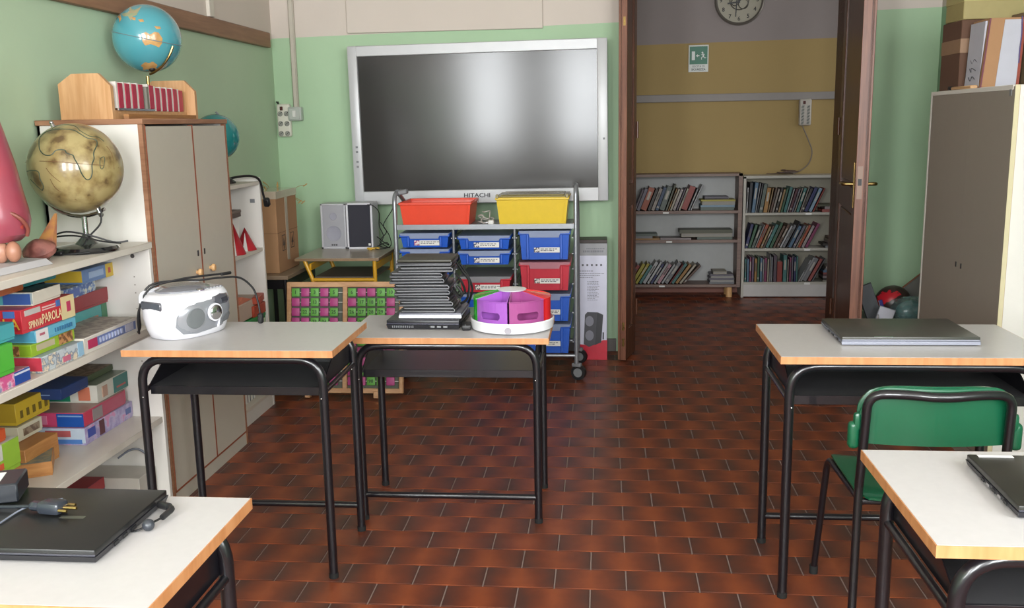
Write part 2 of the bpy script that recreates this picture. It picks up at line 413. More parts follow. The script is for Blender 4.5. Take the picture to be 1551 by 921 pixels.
# door lining and the two leaves, both standing open into the classroom
mb = MB().b6(OX0-0.035, OX0, WY-0.02, WY+0.16, 0, 2.62, 0.004).b6(OX1, OX1+0.035, WY-0.02, WY+0.16, 0, 2.62, 0.004).b6(OX0-0.035, OX1+0.035, WY-0.02, WY+0.16, 2.62, 2.66, 0.004)
struct('trim_6', mb, M_door)
def leaf(name, hx, hy, nx, ny, th, side, handle):
    """door leaf from hinge (hx,hy) to free edge (nx,ny)"""
    d = Vector((nx-hx, ny-hy, 0)); Lh = d.length; d.normalize(); n = Vector((-d.y, d.x, 0))*side
    rt = Matrix(((d.x, n.x, 0), (d.y, n.y, 0), (0, 0, 1)))
    root = bpy.data.objects.new(name, None); COL.objects.link(root); root.location = (hx, hy, 0); root['kind'] = 'structure'
    def B(mb, a0, a1, b0, b1, z0, z1, bev=0.003, mi=0):
        c = Vector((hx, hy, 0))+d*((a0+a1)/2)+n*((b0+b1)/2)+Vector((0, 0, (z0+z1)/2))
        mb.box(c, (abs(a1-a0), abs(b1-b0), z1-z0), rt, bev, mi); return mb
    mb = MB(); st = 0.07 if Lh < 0.5 else 0.11
    B(mb, 0.0, st, 0, th, 0.008, 2.6); B(mb, Lh-st, Lh-0.004, 0, th, 0.008, 2.6)
    for z0, z1 in ((0.008, 0.2), (0.95, 1.08), (2.46, 2.6)): B(mb, st, Lh-st, 0, th, z0, z1)
    part('leaf_frame', mb, M_door, root)
    for z0, z1 in ((0.2, 0.95), (1.08, 2.46)):
        mb = MB(); B(mb, st, Lh-st, th*0.3, th*0.7, z0, z1, 0.0); B(mb, st+0.02, Lh-st-0.02, th*0.16, th*0.84, z0+0.02, z1-0.02, 0.004)
        part('panel', mb, M_door, root)
    mb = MB(); B(mb, Lh-0.004, Lh, 0, th*0.72, 0.008, 2.6, 0.001); B(mb, Lh-0.014, Lh-0.004, th*0.72, th*1.12, 0.008, 2.6, 0.002)
    part('edge_strip', mb, M_dooredge, root)
    def at(a, b, z): return Vector((hx, hy, 0))+d*a+n*b+Vector((0, 0, z))
    if handle:
        mb = MB(); B(mb, Lh, Lh+0.0015, 0.008, 0.034, 1.03, 1.20, 0.0)
        part('lock_plate', mb, mat('worn_steel', '8a7468', 0.5, metal=0.4), root)
        mb = MB(); B(mb, Lh+0.0015, Lh+0.004, 0.012, 0.030, 1.10, 1.135, 0.0); part('latch', mb, M_blackmat, root)
        for sgn, b0 in ((-1, 0.0), (1, th)):
            mb = MB(); B(mb, Lh-0.075, Lh-0.04, b0, b0+sgn*0.006, 0.98, 1.22, 0.002); part('handle_plate', mb, M_brass, root)
            mb = MB(); mb.tube(rnd([at(Lh-0.057, b0, 1.105), at(Lh-0.057, b0+sgn*0.055, 1.105), at(Lh-0.17, b0+sgn*0.055, 1.10)], 0.02), 0.009, 10)
            part('door_handle', mb, M_brass, root)
    else:
        for z in (2.02, 0.22, 0.12):
            mb = MB(); B(mb, Lh, Lh+0.002, th*0.2, th*0.5, z-0.025, z+0.025, 0.0); B(mb, Lh+0.002, Lh+0.008, th*0.28, th*0.42, z-0.012, z+0.012, 0.001)
            part('flush_bolt', mb, M_brass, root)
    for z in (0.3, 1.4, 2.35):
        mb = MB(); mb.cyl(at(0.0, -0.006, z-0.05), at(0.0, -0.006, z+0.05), 0.008); part('hinge', mb, M_door, root)
    return root
leaf('door_1', 0.205, 6.00, 0.140, 5.755, 0.046, -1, False)
leaf('door_2', 1.415, 6.00, 1.312, 5.17, 0.058, 1, True)
# ================================================================== BACK WALL
# interactive flat screen
t = thing('wall_screen', 'large black flat screen with silver frame mounted on the green wall', 'screen', (-0.76, 5.95, 0.93))
ang = -0.008
def TVX(mb): return mb.xform(Matrix.Translation((-0.76, 0, 1.45)) @ Matrix.Rotation(ang, 4, 'Y') @ Matrix.Translation((0.76, 0, -1.45)))
fx0, fx1, fz0, fz1 = -1.545, 0.030, 0.972, 1.935; gx0, gx1, gz0, gz1 = -1.487, -0.032, 1.055, 1.872
M_frame = mat('silver_frame', 'bfc0c2', 0.35, var=0.03, metal=0.1)
mb = MB()
mb.b6(fx0, gx0, 5.88, 5.945, fz0, fz1, 0.006, seg=2).b6(gx1, fx1, 5.88, 5.945, fz0, fz1, 0.006, seg=2)
mb.b6(gx0-0.004, gx1+0.004, 5.882, 5.945, gz1, fz1, 0.004).b6(gx0-0.004, gx1+0.004, 5.882, 5.945, fz0, gz0, 0.004)
part('frame', TVX(mb), M_frame, t)
mg, nt, p = base('dark_matt_screen_glass'); p.inputs['Base Color'].default_value = (0.034, 0.032, 0.030, 1)
p.inputs['Roughness'].default_value = 0.2; p.inputs['Specular IOR Level'].default_value = 0.42
nz = nt.nodes.new('ShaderNodeTexNoise'); nz.inputs['Scale'].default_value = 3
mr = nt.nodes.new('ShaderNodeMapRange'); mr.inputs['To Min'].default_value = 0.155; mr.inputs['To Max'].default_value = 0.175
nt.links.new(nz.outputs['Fac'], mr.inputs['Value']); nt.links.new(mr.outputs['Result'], p.inputs['Roughness'])
part('screen_glass', TVX(MB().b6(gx0, gx1, 5.896, 5.93, gz0, gz1)), mg, t)
part('bezel_gap', TVX(MB().b6(gx0-0.003, gx1+0.003, 5.9, 5.94, gz0-0.003, gz1+0.003)), M_blackmat, t)
part('backing', TVX(MB().b6(-1.45, -0.07, 5.945, 6.0, 1.02, 1.88, 0.01)), M_blackmat, t)
for x in (-1.1, -0.4): part('wall_bracket', MB().b6(x-0.03, x+0.03, 5.99, 6.03, 1.2, 1.7), M_blackmat, t)
text('lettering', 'HITACHI', 0.036, M_print, t, face_M((-0.772, 5.8785, 1.019), XP, ZP), xs=1.18, bold=0.0006)
part('power_light', MB().cyl((-0.765, 5.881, 0.985), (-0.765, 5.878, 0.985), 0.003), M_blackmat, t)
for z in (1.33, 1.30, 1.24, 1.21): part('side_button', TVX(MB().b6(-1.522, -1.508, 5.877, 5.882, z-0.006, z+0.006)), M_grey, t)
part('side_button', TVX(MB().b6(0.0, 0.012, 5.877, 5.882, 1.34, 1.352)), M_grey, t)

# conduit, junction box and six-way socket strip in the corner
t = thing('cable_duct', 'grey-white cable duct running down the green wall in the left corner', 'cable duct', (-1.92, 6.0, 1.57))
part('duct_channel', MB().b6(-1.943, -1.909, 6.008, WY, 1.57, ZC, 0.004), mat('off_white_pvc', 'bdb6a9', 0.5), t)
part('duct_cover', MB().b6(-1.938, -1.914, 6.002, 6.009, 1.575, ZC, 0.002), mat('off_white_pvc', 'bdb6a9', 0.5), t)
t = thing('junction_box', 'small grey square junction box at the foot of the wall duct', 'junction box', (-1.92, 6.0, 1.49))
part('housing', MB().b6(-1.972, -1.885, 5.975, WY, 1.492, 1.578, 0.008, seg=2), mat('pale_grey_pvc', 'b3b8b2', 0.45), t)
part('cover', MB().b6(-1.963, -1.894, 5.969, 5.977, 1.50, 1.57, 0.003), mat('pale_grey_pvc', 'b3b8b2', 0.45), t)
part('switch', MB().b6(-1.94, -1.918, 5.963, 5.971, 1.515, 1.555, 0.002), M_paper, t)
def socket_strip(x, y, z0, wd, ht, label, rows, mcase, grp=None):
    t = thing('socket_strip', label, 'power strip', (x, y, z0), 0, grp)
    part('casing', MB().b6(x-wd/2, x+wd/2, y-0.04, y, z0, z0+ht, 0.014, seg=3), mcase, t)
    part('rocker_switch', MB().b6(x-wd*0.22, x-wd*0.02, y-0.047, y-0.038, z0+ht*0.80, z0+ht*0.92, 0.002), C('4a1512'), t)
    top = z0+ht*0.70
    for i in range(rows):
        for j in (-1, 1):
            cx, cz = x+j*wd*0.23, top-i*ht*0.63/max(1, rows-1)*0.95
            s_ = part('socket', MB().cyl((cx, y-0.041, cz), (cx, y-0.0395, cz), 0.0165 if rows < 5 else 0.012, seg=18), mat('socket_recess', '8d8d86', 0.6), t)
            for k in (-1, 0, 1):
                part('pin_hole', MB().cyl((cx+k*0.0085, y-0.0425, cz+k*0.008), (cx+k*0.0085, y-0.0412, cz+k*0.008), 0.0032, seg=8), M_blackmat, s_)
    return t
socket_strip(-2.005, WY, 1.393, 0.088, 0.205, 'white six-way socket strip hung on the green corner wall', 3, mat('cream_socket_plastic', 'd8d4c8', 0.4))
solo('wall_hook', MB().tube(rnd([(-2.045, 6.03, 1.61), (-2.045, 5.99, 1.61), (-2.03, 5.985, 1.60)], 0.01), 0.005, 8), M_blackmat, 'tiny black hook holding the corner socket strip', 'hook')

# ------------------------------------------------------------------ tray trolley
CX0, CX1, CY0, CY1 = -1.168, -0.150, 5.315, 5.70
t = thing('tray_trolley', 'grey tubular tray trolley on castors standing below the wall screen', 'trolley', ((CX0+CX1)/2, 5.5, 0))
for x, zt, sgn in ((CX0, 1.065, 1), (CX1, 1.10, -1)):
    path = rnd([(x, CY0, 0.10), (x, CY0, zt), (x, CY0+0.10, zt+0.012), (x, CY1-0.10, zt-0.06), (x, CY1, zt-0.16), (x, CY1, 0.10)], 0.06)
    part('side_frame', MB().tube(path, 0.0125, 12), M_steel, t)
for x in (-0.838, -0.492):
    for y in (CY0, CY1): part('divider_post', MB().cyl((x, y, 0.15), (x, y, 0.885), 0.0075, seg=10), M_steel, t)
part('top_shelf', MB().b6(CX0+0.01, CX1-0.01, CY0-0.01, CY1, 0.878, 0.887).b6(CX0+0.01, CX1-0.01, CY0-0.014, CY0-0.008, 0.872, 0.9), M_steel, t)
for z in (0.145,):
    for y in (CY0, CY1): part('base_rail', MB().cyl((CX0, y, z), (CX1, y, z), 0.010, seg=10), M_steel, t)
    for x in (CX0, CX1): part('base_rail', MB().cyl((x, CY0, z), (x, CY1, z), 0.010, seg=10), M_steel, t)
cols = [(-1.158, -0.848), (-0.826, -0.502), (-0.482, -0.168)]
for (a, b) in cols:
    for z in (0.762, 0.672, 0.585, 0.50, 0.42, 0.335, 0.25, 0.165):
        for xx in (a, b): part('runner', MB().b6(xx-0.004, xx+0.004, CY0+0.0, CY1, z+0.056, z+0.062), M_steel, t)
for x in (CX0, CX1):
    for y in (CY0, CY1):
        cx_, cy_ = x+.012, y+.012; ux, uy = .35, .94
        W = lambda d, z=.044: (cx_+ux*d, cy_+uy*d, z)
        c = part('castor', MB().cyl(W(-.013), W(.013), .043, seg=24).cyl(W(-.017), W(.017), .026, seg=20, mi=1), [M_blackmat, M_grey], t)
        part('castor_fork', MB().box((cx_-.010, cy_, .088), (.055, .030, .022), Matrix.Rotation(math.atan2(uy, ux)-PI/2, 3, 'Z'), .006, 0, 2), M_grey, c)

def tray(x0, x1, z0, z1, col, label, cat='tray', lid=True, name='plastic_tray', pic='9a3a6a', tagged=True, grp=None, lidc='8f9cba'):
    """sliding tray: tapered body, rim, front recess, frosted lid with a notched flap, name card"""
    y0, y1 = CY0-0.012, CY1-0.03; cx = (x0+x1)/2; w_ = x1-x0-0.022
    t = thing(name, label, cat, (cx, (y0+y1)/2, z0), 0, grp)
    body = C(col, 0.35)
    mb = MB(); h = z1-z0-0.012; tp = 0.03
    mb.hexa([(cx-w_/2+tp*.6, y0+0.02, z0), (cx+w_/2-tp*.6, y0+0.02, z0), (cx+w_/2-tp*.6, y1-0.02, z0), (cx-w_/2+tp*.6, y1-0.02, z0)],
            [(cx-w_/2+0.008, y0+0.008, z0+h-0.012), (cx+w_/2-0.008, y0+0.008, z0+h-0.012), (cx+w_/2-0.008, y1, z0+h-0.012), (cx-w_/2+0.008, y1, z0+h-0.012)])
    part('body', mb, body, t)
    part('rim', MB().b6(cx-w_/2, cx+w_/2, y0, y1, z0+h-0.016, z0+h, 0.003), body, t)
    for s in (-1, 1): part('front_rib', MB().b6(cx+s*w_*0.32-0.006, cx+s*w_*0.32+0.006, y0+0.002, y0+0.02, z0+0.006, z0+h-0.014, 0.002), body, t)
    if lid:
        M_l = mat('frosted_lid_'+lidc, lidc, 0.3, alpha=0.72)
        part('lid', MB().b6(cx-w_/2+0.002, cx+w_/2-0.002, y0+0.002, y1, z0+h, z0+h+0.006, 0.002), M_l, t)
        zf = z0+h+0.006; a = w_*0.5-0.004; b = w_*0.30; d = min(0.036, h*0.4)
        part('lid_flap', MB().prism([(cx-a, zf), (cx+a, zf), (cx+a*0.97, zf-0.012), (cx+b, zf-0.014), (cx+b*0.93, zf-d), (cx-b*0.93, zf-d), (cx-b, zf-0.014), (cx-a*0.97, zf-0.012)], y0-0.004, y0-0.001), M_l, t)
    if tagged:
        zc = z0+h*0.36; cw = 0.085
        c = part('name_card', MB().b6(cx-0.028, cx+cw-0.0, y0+0.001, y0+0.004, zc-0.0145, zc+0.0145), M_paper, t)
        part('card_picture', MB().b6(cx-0.058, cx-0.030, y0+0.001, y0+0.004, zc-0.0135, zc+0.0135), speck('card_picture_'+pic, pic, 'ded6d2', 0.5, 0.05, 120), t)
        pl = MB(); rr = random.Random(label)
        for k in range(2):
            xx = cx-0.022
            while xx < cx+0.072-k*0.02:
                q = rr.uniform(0.006, 0.02); pl.b6(xx, xx+q, y0+0.0003, y0+0.001, zc+0.003-k*0.009, zc+0.008-k*0.009); xx += q+0.004
        part('print', pl, C('6a6a70'), c)
    return t
g = 'trays in the trolley'
tray(*cols[0], 0.770, 0.858, '1f55b8', 'shallow blue tray with frosted lid, top of the trolley left column', grp=g)
tray(*cols[0], 0.680, 0.768, '1f55b8', 'shallow blue tray, second down in the trolley left column', pic='5a3438', grp=g)
tray(*cols[0], 0.593, 0.678, '1f55b8', 'blue tray half hidden behind the black laptop stack, left trolley column', tagged=False, grp=g)
tray(*cols[1], 0.758, 0.842, '1f55b8', 'shallow blue tray with frosted lid, top of the trolley middle column', pic='3a4660', grp=g)
tray(*cols[1], 0.670, 0.756, '1f55b8', 'shallow blue tray, second down in the trolley middle column', pic='3a4660', grp=g)
tray(*cols[1], 0.512, 0.610, 'b8283a', 'shallow red tray with grey lid in the trolley middle column', pic='3b3b40', lidc='8a8b90', grp=g)
tray(*cols[1], 0.425, 0.508, '1f55b8', 'blue tray under the shallow red tray, behind the coloured caddy', tagged=False, grp=g)
tray(*cols[1], 0.157, 0.255, '1f55b8', 'blue tray at the bottom of the trolley middle column', tagged=False, grp=g)
tray(*cols[2], 0.697, 0.866, '1f55b8', 'deep blue tray, top of the trolley right column', pic='23252c', grp=g)
tray(*cols[2], 0.522, 0.690, 'b8283a', 'deep red tray with name card in the trolley right column', pic='3b3b40', lidc='b77a86', grp=g)
tray(*cols[2], 0.345, 0.510, '1f55b8', 'deep blue tray under the deep red tray in the trolley', grp=g)
tray(*cols[2], 0.158, 0.335, '1f55b8', 'deep blue tray at the bottom of the trolley right column', grp=g)

def tub(x0, x1, z0, z1, col, label, lid=None, stuffy=None):
    y0, y1 = 5.33, 5.66; cx = (x0+x1)/2; w_ = x1-x0
    t = thing('storage_tub', label, 'tub', (cx, 5.5, z0), 0, None); m = C(col, 0.35)
    mb = MB(); h = z1-z0; a = w_/2; k = 0.022
    o0 = [(cx-a+k, y0+k), (cx+a-k, y0+k), (cx+a-k, y1-k), (cx-a+k, y1-k)]; o1 = [(cx-a+.006, y0+.006), (cx+a-.006, y0+.006), (cx+a-.006, y1-.006), (cx-a+.006, y1-.006)]
    for i in range(4):
        j = (i+1) % 4
        P = lambda q, z, f: (cx+(q[0]-cx)*f, (y0+y1)/2+(q[1]-(y0+y1)/2)*f, z)
        mb.hexa([P(o0[i], z0, 1), P(o0[j], z0, 1), P(o0[j], z0, .975), P(o0[i], z0, .975)], [P(o1[i], z1-.004, 1), P(o1[j], z1-.004, 1), P(o1[j], z1-.004, .975), P(o1[i], z1-.004, .975)])
    mb.b6(cx-a+k, cx+a-k, y0+k, y1-k, z0, z0+0.004)
    part('body', mb, m, t)
    rim = MB()
    rim.b6(cx-a, cx+a, y0-.002, y0+.012, z1-.014, z1, .003).b6(cx-a, cx+a, y1-.012, y1+.002, z1-.014, z1, .003).b6(cx-a, cx-a+.012, y0, y1, z1-.014, z1, .003).b6(cx+a-.012, cx+a, y0, y1, z1-.014, z1, .003)
    part('rim', rim, m, t)
    part('corner_rib', MB().hexa([(cx+a-k-.022, y0+k-.004, z0), (cx+a-k-.016, y0+k-.004, z0), (cx+a-k-.016, y0+k+.004, z0), (cx+a-k-.022, y0+k+.004, z0)], [(cx+a-.026, y0+.002, z1-.014), (cx+a-.02, y0+.002, z1-.014), (cx+a-.02, y0+.012, z1-.014), (cx+a-.026, y0+.012, z1-.014)]), m, t)
    if lid:
        part('lid', MB().b6(cx-a+.004, cx+a-.004, y0+.002, y1-.002, z1, z1+.008, .003).b6(cx-a+.03, cx+a-.03, y0+.03, y1-.03, z1+.008, z1+.014, .003), mat('murky_clear_lid', '9c9060', 0.25, alpha=0.85), t)
        for s in (-1, 1): part('lid_clip', MB().b6(cx+s*(a-.012)-.008, cx+s*(a-.012)+.008, y0-.006, y0+.02, z1-.004, z1+.018, .003), mat('murky_clear_lid', '9c9060', 0.25, alpha=0.85), t)
    return t
tub(-1.150, -0.733, 0.888, 1.022, 'e2472b', 'open orange-red storage tub on top of the trolley')
tub(-0.600, -0.186, 0.888, 1.045, 'dcbb2c', 'yellow lidded storage tub on top of the trolley', lid=True)
# things on the trolley between the tubs
mb = MB(); random.seed(3)
for k in range(3):
    a0 = random.uniform(0, 6); pts = []
    for i in range(11):
        a = a0+i*0.75; r = 0.03+0.012*math.sin(i*1.7+k)
        pts.append((-0.665+r*math.cos(a)*1.1, 5.42+r*math.sin(a), 0.896+0.004*i*(1 if k else 1.8)+0.01*math.sin(a*2+k)))
    mb.tube(smooth_path(pts, 4), 0.003, 6)
solo('cable_bundle', mb, mat('pale_grey_cable', 'b9b4ad', 0.5), 'tangle of pale cable lying between the orange and yellow tubs', 'cable')
t = thing('power_adapter', 'small white plug adapter lying beside the yellow tub on the trolley', 'adapter', (-0.625, 5.37, 0.888))
part('adapter_body', MB().b6(-0.645, -0.612, 5.35, 5.39, 0.888, 0.918, 0.008, seg=2), M_paper, t)
part('plug_pin', MB().cyl((-0.645, 5.36, 0.905), (-0.665, 5.36, 0.905), 0.0025).cyl((-0.645, 5.378, 0.905), (-0.665, 5.378, 0.905), 0.0025), M_chrome, t)
t = thing('frame_clamp', 'small grey clamp fixed to the top left of the trolley frame', 'clamp', (-1.14, 5.38, 1.06))
part('clamp_body', MB().box((-1.135, 5.40, 1.078), (0.055, 0.05, 0.028), Matrix.Rotation(-0.15, 3, 'Y'), 0.006), M_grey, t)
part('clamp_jaw', MB().cyl((-1.163, 5.385, 1.075), (-1.163, 5.43, 1.075), 0.019, seg=14), mat('dark_grey_plastic', '4c4d50', 0.4), t)

# tall loudspeaker carton
t = thing('loudspeaker_carton', 'tall narrow white carton with red foot and printed black loudspeaker, beside the trolley', 'carton', (-0.063, 5.88, 0))
bx0, bx1, by0, by1 = -0.152, 0.025, 5.80, 5.97
part('box_body', MB().b6(bx0, bx1, by0, by1, 0.0, 0.725, 0.003), mat('white_carton_print', 'cfcfe0', 0.4), t)
part('grey_band', MB().b6(bx0-.001, bx1+.001, by0-.001, by1, 0.652, 0.727, 0.001), C('97979b'), t)
part('top_flap', MB().b6(bx0, bx1, by0+0.01, by1, 0.727, 0.748, 0.002), C('3a2f2b'), t)
part('red_foot', MB().prism([(bx0-.001, 0.001), (bx1+.001, 0.001), (bx1+.001, 0.125), (0.0, 0.125), (-0.07, 0.09), (bx0-.001, 0.10)], by0-.0015, by1), C('c02238', 0.35), t)
mb = MB().prism([(-0.118, 0.100), (-0.085, 0.082), (-0.062, 0.092), (-0.010, 0.110), (0.002, 0.285), (-0.030, 0.300), (-0.095, 0.302), (-0.110, 0.285)], by0-.003, by0-.001)
part('speaker_picture', mb, C('47474c', 0.5), t)
part('speaker_side_picture', MB().prism([(-0.048, 0.094), (-0.012, 0.112), (0.0, 0.282), (-0.035, 0.296)], by0-.0034, by0-.003), C('38383c', 0.5), t)
for z in (0.245, 0.155): part('cone_picture', MB().lathe([(0.0, 0), (0.026, 0), (0.026, 0.0006), (0, 0.0006)], (-0.082, by0-.0032, z), 20, rot=Matrix.Rotation(PI/2, 3, 'X'), sy=1.25), C('7d7d88', 0.4), t)
for i in range(5):
    part('icon', MB().b6(-0.128+i*0.028, -0.128+i*0.028+0.011, by0-.002, by0-.0005, 0.588, 0.600), C('5a5a60'), t)
pl = MB(); rr = random.Random(5)
for z, hh, xa, xb in [(0.672, 0.012, -0.12, 0.0), (0.692, 0.005, -0.10, 0.0), (0.555, 0.005, -0.14, -0.06), (0.540, 0.003, -0.14, 0.0), (0.528, 0.003, -0.14, -0.02), (0.516, 0.003, -0.14, -0.07)]+[(0.49-0.0095*i, 0.003, -0.095, -0.055+0.03*rr.random()) for i in range(13)]:
    xx = xa
    while xx < xb:
        q = rr.uniform(0.006, 0.014); pl.b6(xx, xx+q, by0-.0018, by0-.0006, z, z+hh); xx += q+0.003
part('print', pl, C('77777e'), t)
part('remote_picture', MB().b6(-0.002, 0.006, by0-.003, by0-.001, 0.13, 0.175), C('2a2a30'), t)

# ------------------------------------------------------------------ yellow-legged table, speakers, carton in the corner
M_yel = mat('yellow_enamel', 'cf9a24', 0.35, coat=0.2)
TX0, TX1, TY0, TY1, TZ = -1.735, -1.255, 5.235, 5.735, 0.722
t = thing('low_table', 'low table with grey top and curved yellow tube legs, under two speakers', 'table', ((TX0+TX1)/2, 5.48, 0))
part('table_top', MB().b6(TX0, TX1, TY0, TY1, TZ-0.016, TZ, 0.002), mat('grey_table_laminate', 'a79f93', 0.28), t)
part('top_edging', MB().b6(TX0-.002, TX1+.002, TY0-.002, TY0, TZ-0.016, TZ-.001).b6(TX1, TX1+.002, TY0, TY1, TZ-0.016, TZ-.001), wood('brown_table_edge', '7c6348', '8e7455'), t)
for x, s in ((TX0+0.045, 1), (TX1-0.03, -1)):
    for y in (TY0+0.03, TY1-0.03):
        xe = x+s*0.045 if s > 0 else x
        part('leg', MB().tube(rnd([(x, y, TZ-0.017), (x+(0.02 if s > 0 else 0.0), y, TZ-0.07), (xe, y, TZ-0.13), (xe, y, 0.0)], 0.03), 0.0115, 12), M_yel, t)
for y in (TY0+0.03, TY1-0.03): part('rail', MB().cyl((TX0+0.09, y, TZ-0.128), (TX1-0.03, y, TZ-0.128), 0.011, seg=12), M_yel, t)
for x in (TX0+0.075, TX1-0.03): part('side_rail', MB().b6(x-0.006, x+0.006, TY0+0.03, TY1-0.03, TZ-0.075, TZ-0.035, 0.004), M_yel, t)
part('under_shelf', MB().b6(TX0+0.09, TX1-0.04, TY0+0.06, TY1-0.04, TZ-0.125, TZ-0.115), mat('brown_grey_board', '5c5148', 0.5), t)
def shelf_speaker(x0, x1, y, z0, h, label, face, rim, cones):
    t = thing('shelf_speaker', label, 'speaker', ((x0+x1)/2, y+0.07, z0))
    part('cabinet', MB().b6(x0, x1, y, y+0.15, z0, z0+h, 0.004), mat('silver_speaker_case', 'b5b5ba', 0.35), t)
    part('front_rim', MB().b6(x0, x0+.012, y-.008, y, z0, z0+h, .002).b6(x1-.012, x1, y-.008, y, z0, z0+h, .002).b6(x0, x1, y-.008, y, z0+h-.010, z0+h, .002).b6(x0, x1, y-.008, y, z0, z0+.012, .002), C(rim, 0.3), t)
    part('grille', MB().b6(x0+.012, x1-.012, y-.004, y, z0+.012, z0+h-.010), mat('grille_'+face, face, 0.7, bump=0.5, bscale=900), t)
    cx = (x0+x1)/2
    if cones:
        for r, z in ((0.022, z0+h*0.72), (0.046, z0+h*0.34)):
            part('cone', MB().lathe([(0, 0.001), (r*0.4, 0.0), (r*0.95, 0.002), (r, 0.0035), (r, 0.0), (0, 0)], (cx, y-.0045, z), 28, rot=Matrix.Rotation(PI/2, 3, 'X')), mat('grille_cone', '9a9aa6', 0.6, bump=0.5, bscale=700), t)
        part('badge_print', MB().b6(cx-.018, cx-.008, y-.0052, y-.004, z0+.018, z0+.028).b6(cx-.005, cx+.004, y-.0052, y-.004, z0+.018, z0+.028).b6(cx+.007, cx+.018, y-.0052, y-.004, z0+.018, z0+.028), C('4c4c50'), t)
    else: part('badge', MB().b6(x1-.030, x1-.016, y-.006, y-.003, z0+.02, z0+.034), M_paper, t)
    return t
shelf_speaker(-1.700, -1.545, 5.66, TZ, 0.272, 'left silver shelf speaker with pale grille showing two cones', 'a2a2a8', 'b9b9be', True)
shelf_speaker(-1.538, -1.378, 5.645, TZ, 0.276, 'right shelf speaker with black grille and bright silver rim', '2c2c36', 'd0d0d6', False)
mb = MB()
for pts in (((-1.40, 5.62, 0.99), (-1.36, 5.60, 0.985), (-1.33, 5.62, 0.94), (-1.34, 5.65, 0.86), (-1.31, 5.62, 0.80), (-1.33, 5.60, 0.745), (-1.27, 5.62, 0.73)),
            ((-1.32, 6.0, 0.97), (-1.315, 5.9, 0.93), (-1.33, 5.72, 0.86), (-1.30, 5.66, 0.82), (-1.335, 5.63, 0.77), (-1.28, 5.60, 0.735)),
            ((-1.335, 5.66, 0.88), (-1.30, 5.64, 0.84), (-1.28, 5.66, 0.79), (-1.27, 5.62, 0.74), (-1.33, 5.58, 0.727), (-1.36, 5.6, 0.73)),
            ((-1.345, 5.6, 0.80), (-1.30, 5.58, 0.77), (-1.275, 5.6, 0.75), (-1.30, 5.64, 0.76), (-1.35, 5.62, 0.74))):
    mb.tube(smooth_path(pts, 6), 0.0028, 6)
solo('speaker_cables', mb, M_cable, 'black tangled cables beside the black-grilled speaker on the yellow-legged table', 'cable')
t = thing('yellow_clip', 'small yellow clip lying at the foot of the black-grilled speaker', 'clip', (-1.375, 5.60, TZ))
part('clip_body', MB().box((-1.37, 5.60, TZ+0.008), (0.075, 0.014, 0.012), Matrix.Rotation(0.15, 3, 'Z'), 0.004), C('c9a032'), t)
part('clip_arm', MB().box((-1.385, 5.575, TZ+0.006), (0.03, 0.008, 0.010), Matrix.Rotation(-0.4, 3, 'Z'), 0.003), C('c9a032'), t)

# black-legged table in the corner with the tall carton on it
t = thing('corner_table', 'brown-topped table with black legs in the corner under the tall carton', 'table', (-1.86, 5.40, 0))
part('table_top', MB().b6(-2.045, -1.745, 5.12, 5.72, 0.618, 0.640, 0.002), mat('brown_grey_top', '8a7560', 0.5), t)
for x in (-2.02, -1.775):
    for y in (5.16, 5.68): part('leg', MB().cyl((x, y, 0), (x, y, 0.618), 0.013), M_black, t)
part('apron', MB().b6(-2.03, -1.76, 5.15, 5.165, 0.56, 0.618), M_black, t)
part('apron', MB().b6(-1.772, -1.76, 5.165, 5.68, 0.56, 0.618), M_black, t)
t = thing('tall_carton', 'tall brown cardboard carton sealed with clear tape, standing in the left corner', 'carton', (-1.905, 5.375, 0.641))
part('box_body', MB().b6(-1.992, -1.816, 5.20, 5.56, 0.641, 1.100, 0.003), M_card, t)
tp = mat('packing_tape', 'b9aa98', 0.25, coat=0.6)
part('tape', MB().b6(-1.816, -1.8145, 5.35, 5.392, 0.70, 1.100).b6(-1.994, -1.8145, 5.35, 5.392, 1.100, 1.1015), tp, t)
part('tape', MB().b6(-1.996, -1.812, 5.198, 5.562, 1.060, 1.102, 0.001), tp, t)
part('flap_line', MB().b6(-1.9925, -1.8155, 5.199, 5.5605, 0.866, 0.869), C('7c5c40', 0.8), t)
for y in (5.30, 5.45):
    part('handling_mark', MB().b6(-1.8155, -1.8148, y-.03, y-.026, 0.76, 0.85).b6(-1.8155, -1.8148, y+.026, y+.03, 0.76, 0.85).b6(-1.8155, -1.8148, y-.03, y+.03, 0.76, 0.764).b6(-1.8155, -1.8148, y-.03, y+.03, 0.846, 0.85).prism([(y-.018, .79), (y+.018, .79), (y, .835)], -1.8155, -1.8148, 'x').b6(-1.8155, -1.8148, y-.005, y+.005, .77, .79), C('3d2c22'), t)

# hundred board: wooden frame, rails, one hundred turning number tiles
t = thing('hundred_board', 'wooden framed number board with green and pink tiles leaning by the table', 'number board', (-1.40, 4.93, 0), 0, None)
lean = Matrix.Translation((0, 4.90, 0)) @ Matrix.Rotation(-0.20, 4, 'X')      # local x, y (depth), z up the board
def HB(mb): return mb.xform(lean)
x0, x1, z0, z1 = -1.722, -1.072, 0.03, 0.635
M_pine = wood('pine_frame', 'b98a62', 'cba077', 0.5, (3, 20, 14))
part('frame', HB(MB().b6(x0, x0+.026, 0, .022, z0, z1, .005).b6(x1-.026, x1, 0, .022, z0, z1, .005).b6(x0+.02, x1-.02, .001, .021, z0, z0+.026, .003).b6(x0+.02, x1-.02, .001, .021, z1-.030, z1, .003).b6(-1.409, -1.383, .001, .021, z0+.02, z1-.02, .003)), M_pine, t)
for xx in (-1.60, -1.22): part('foot', HB(MB().b6(xx-.014, xx+.014, -.012, .03, 0.004, z0+.012, .003)), M_pine, t)
part('back_sheet', HB(MB().b6(x0+.01, x1-.01, .018, .021, z0+.01, z1-.01)), mat('grey_green_sheet', '5f6358', 0.8), t)
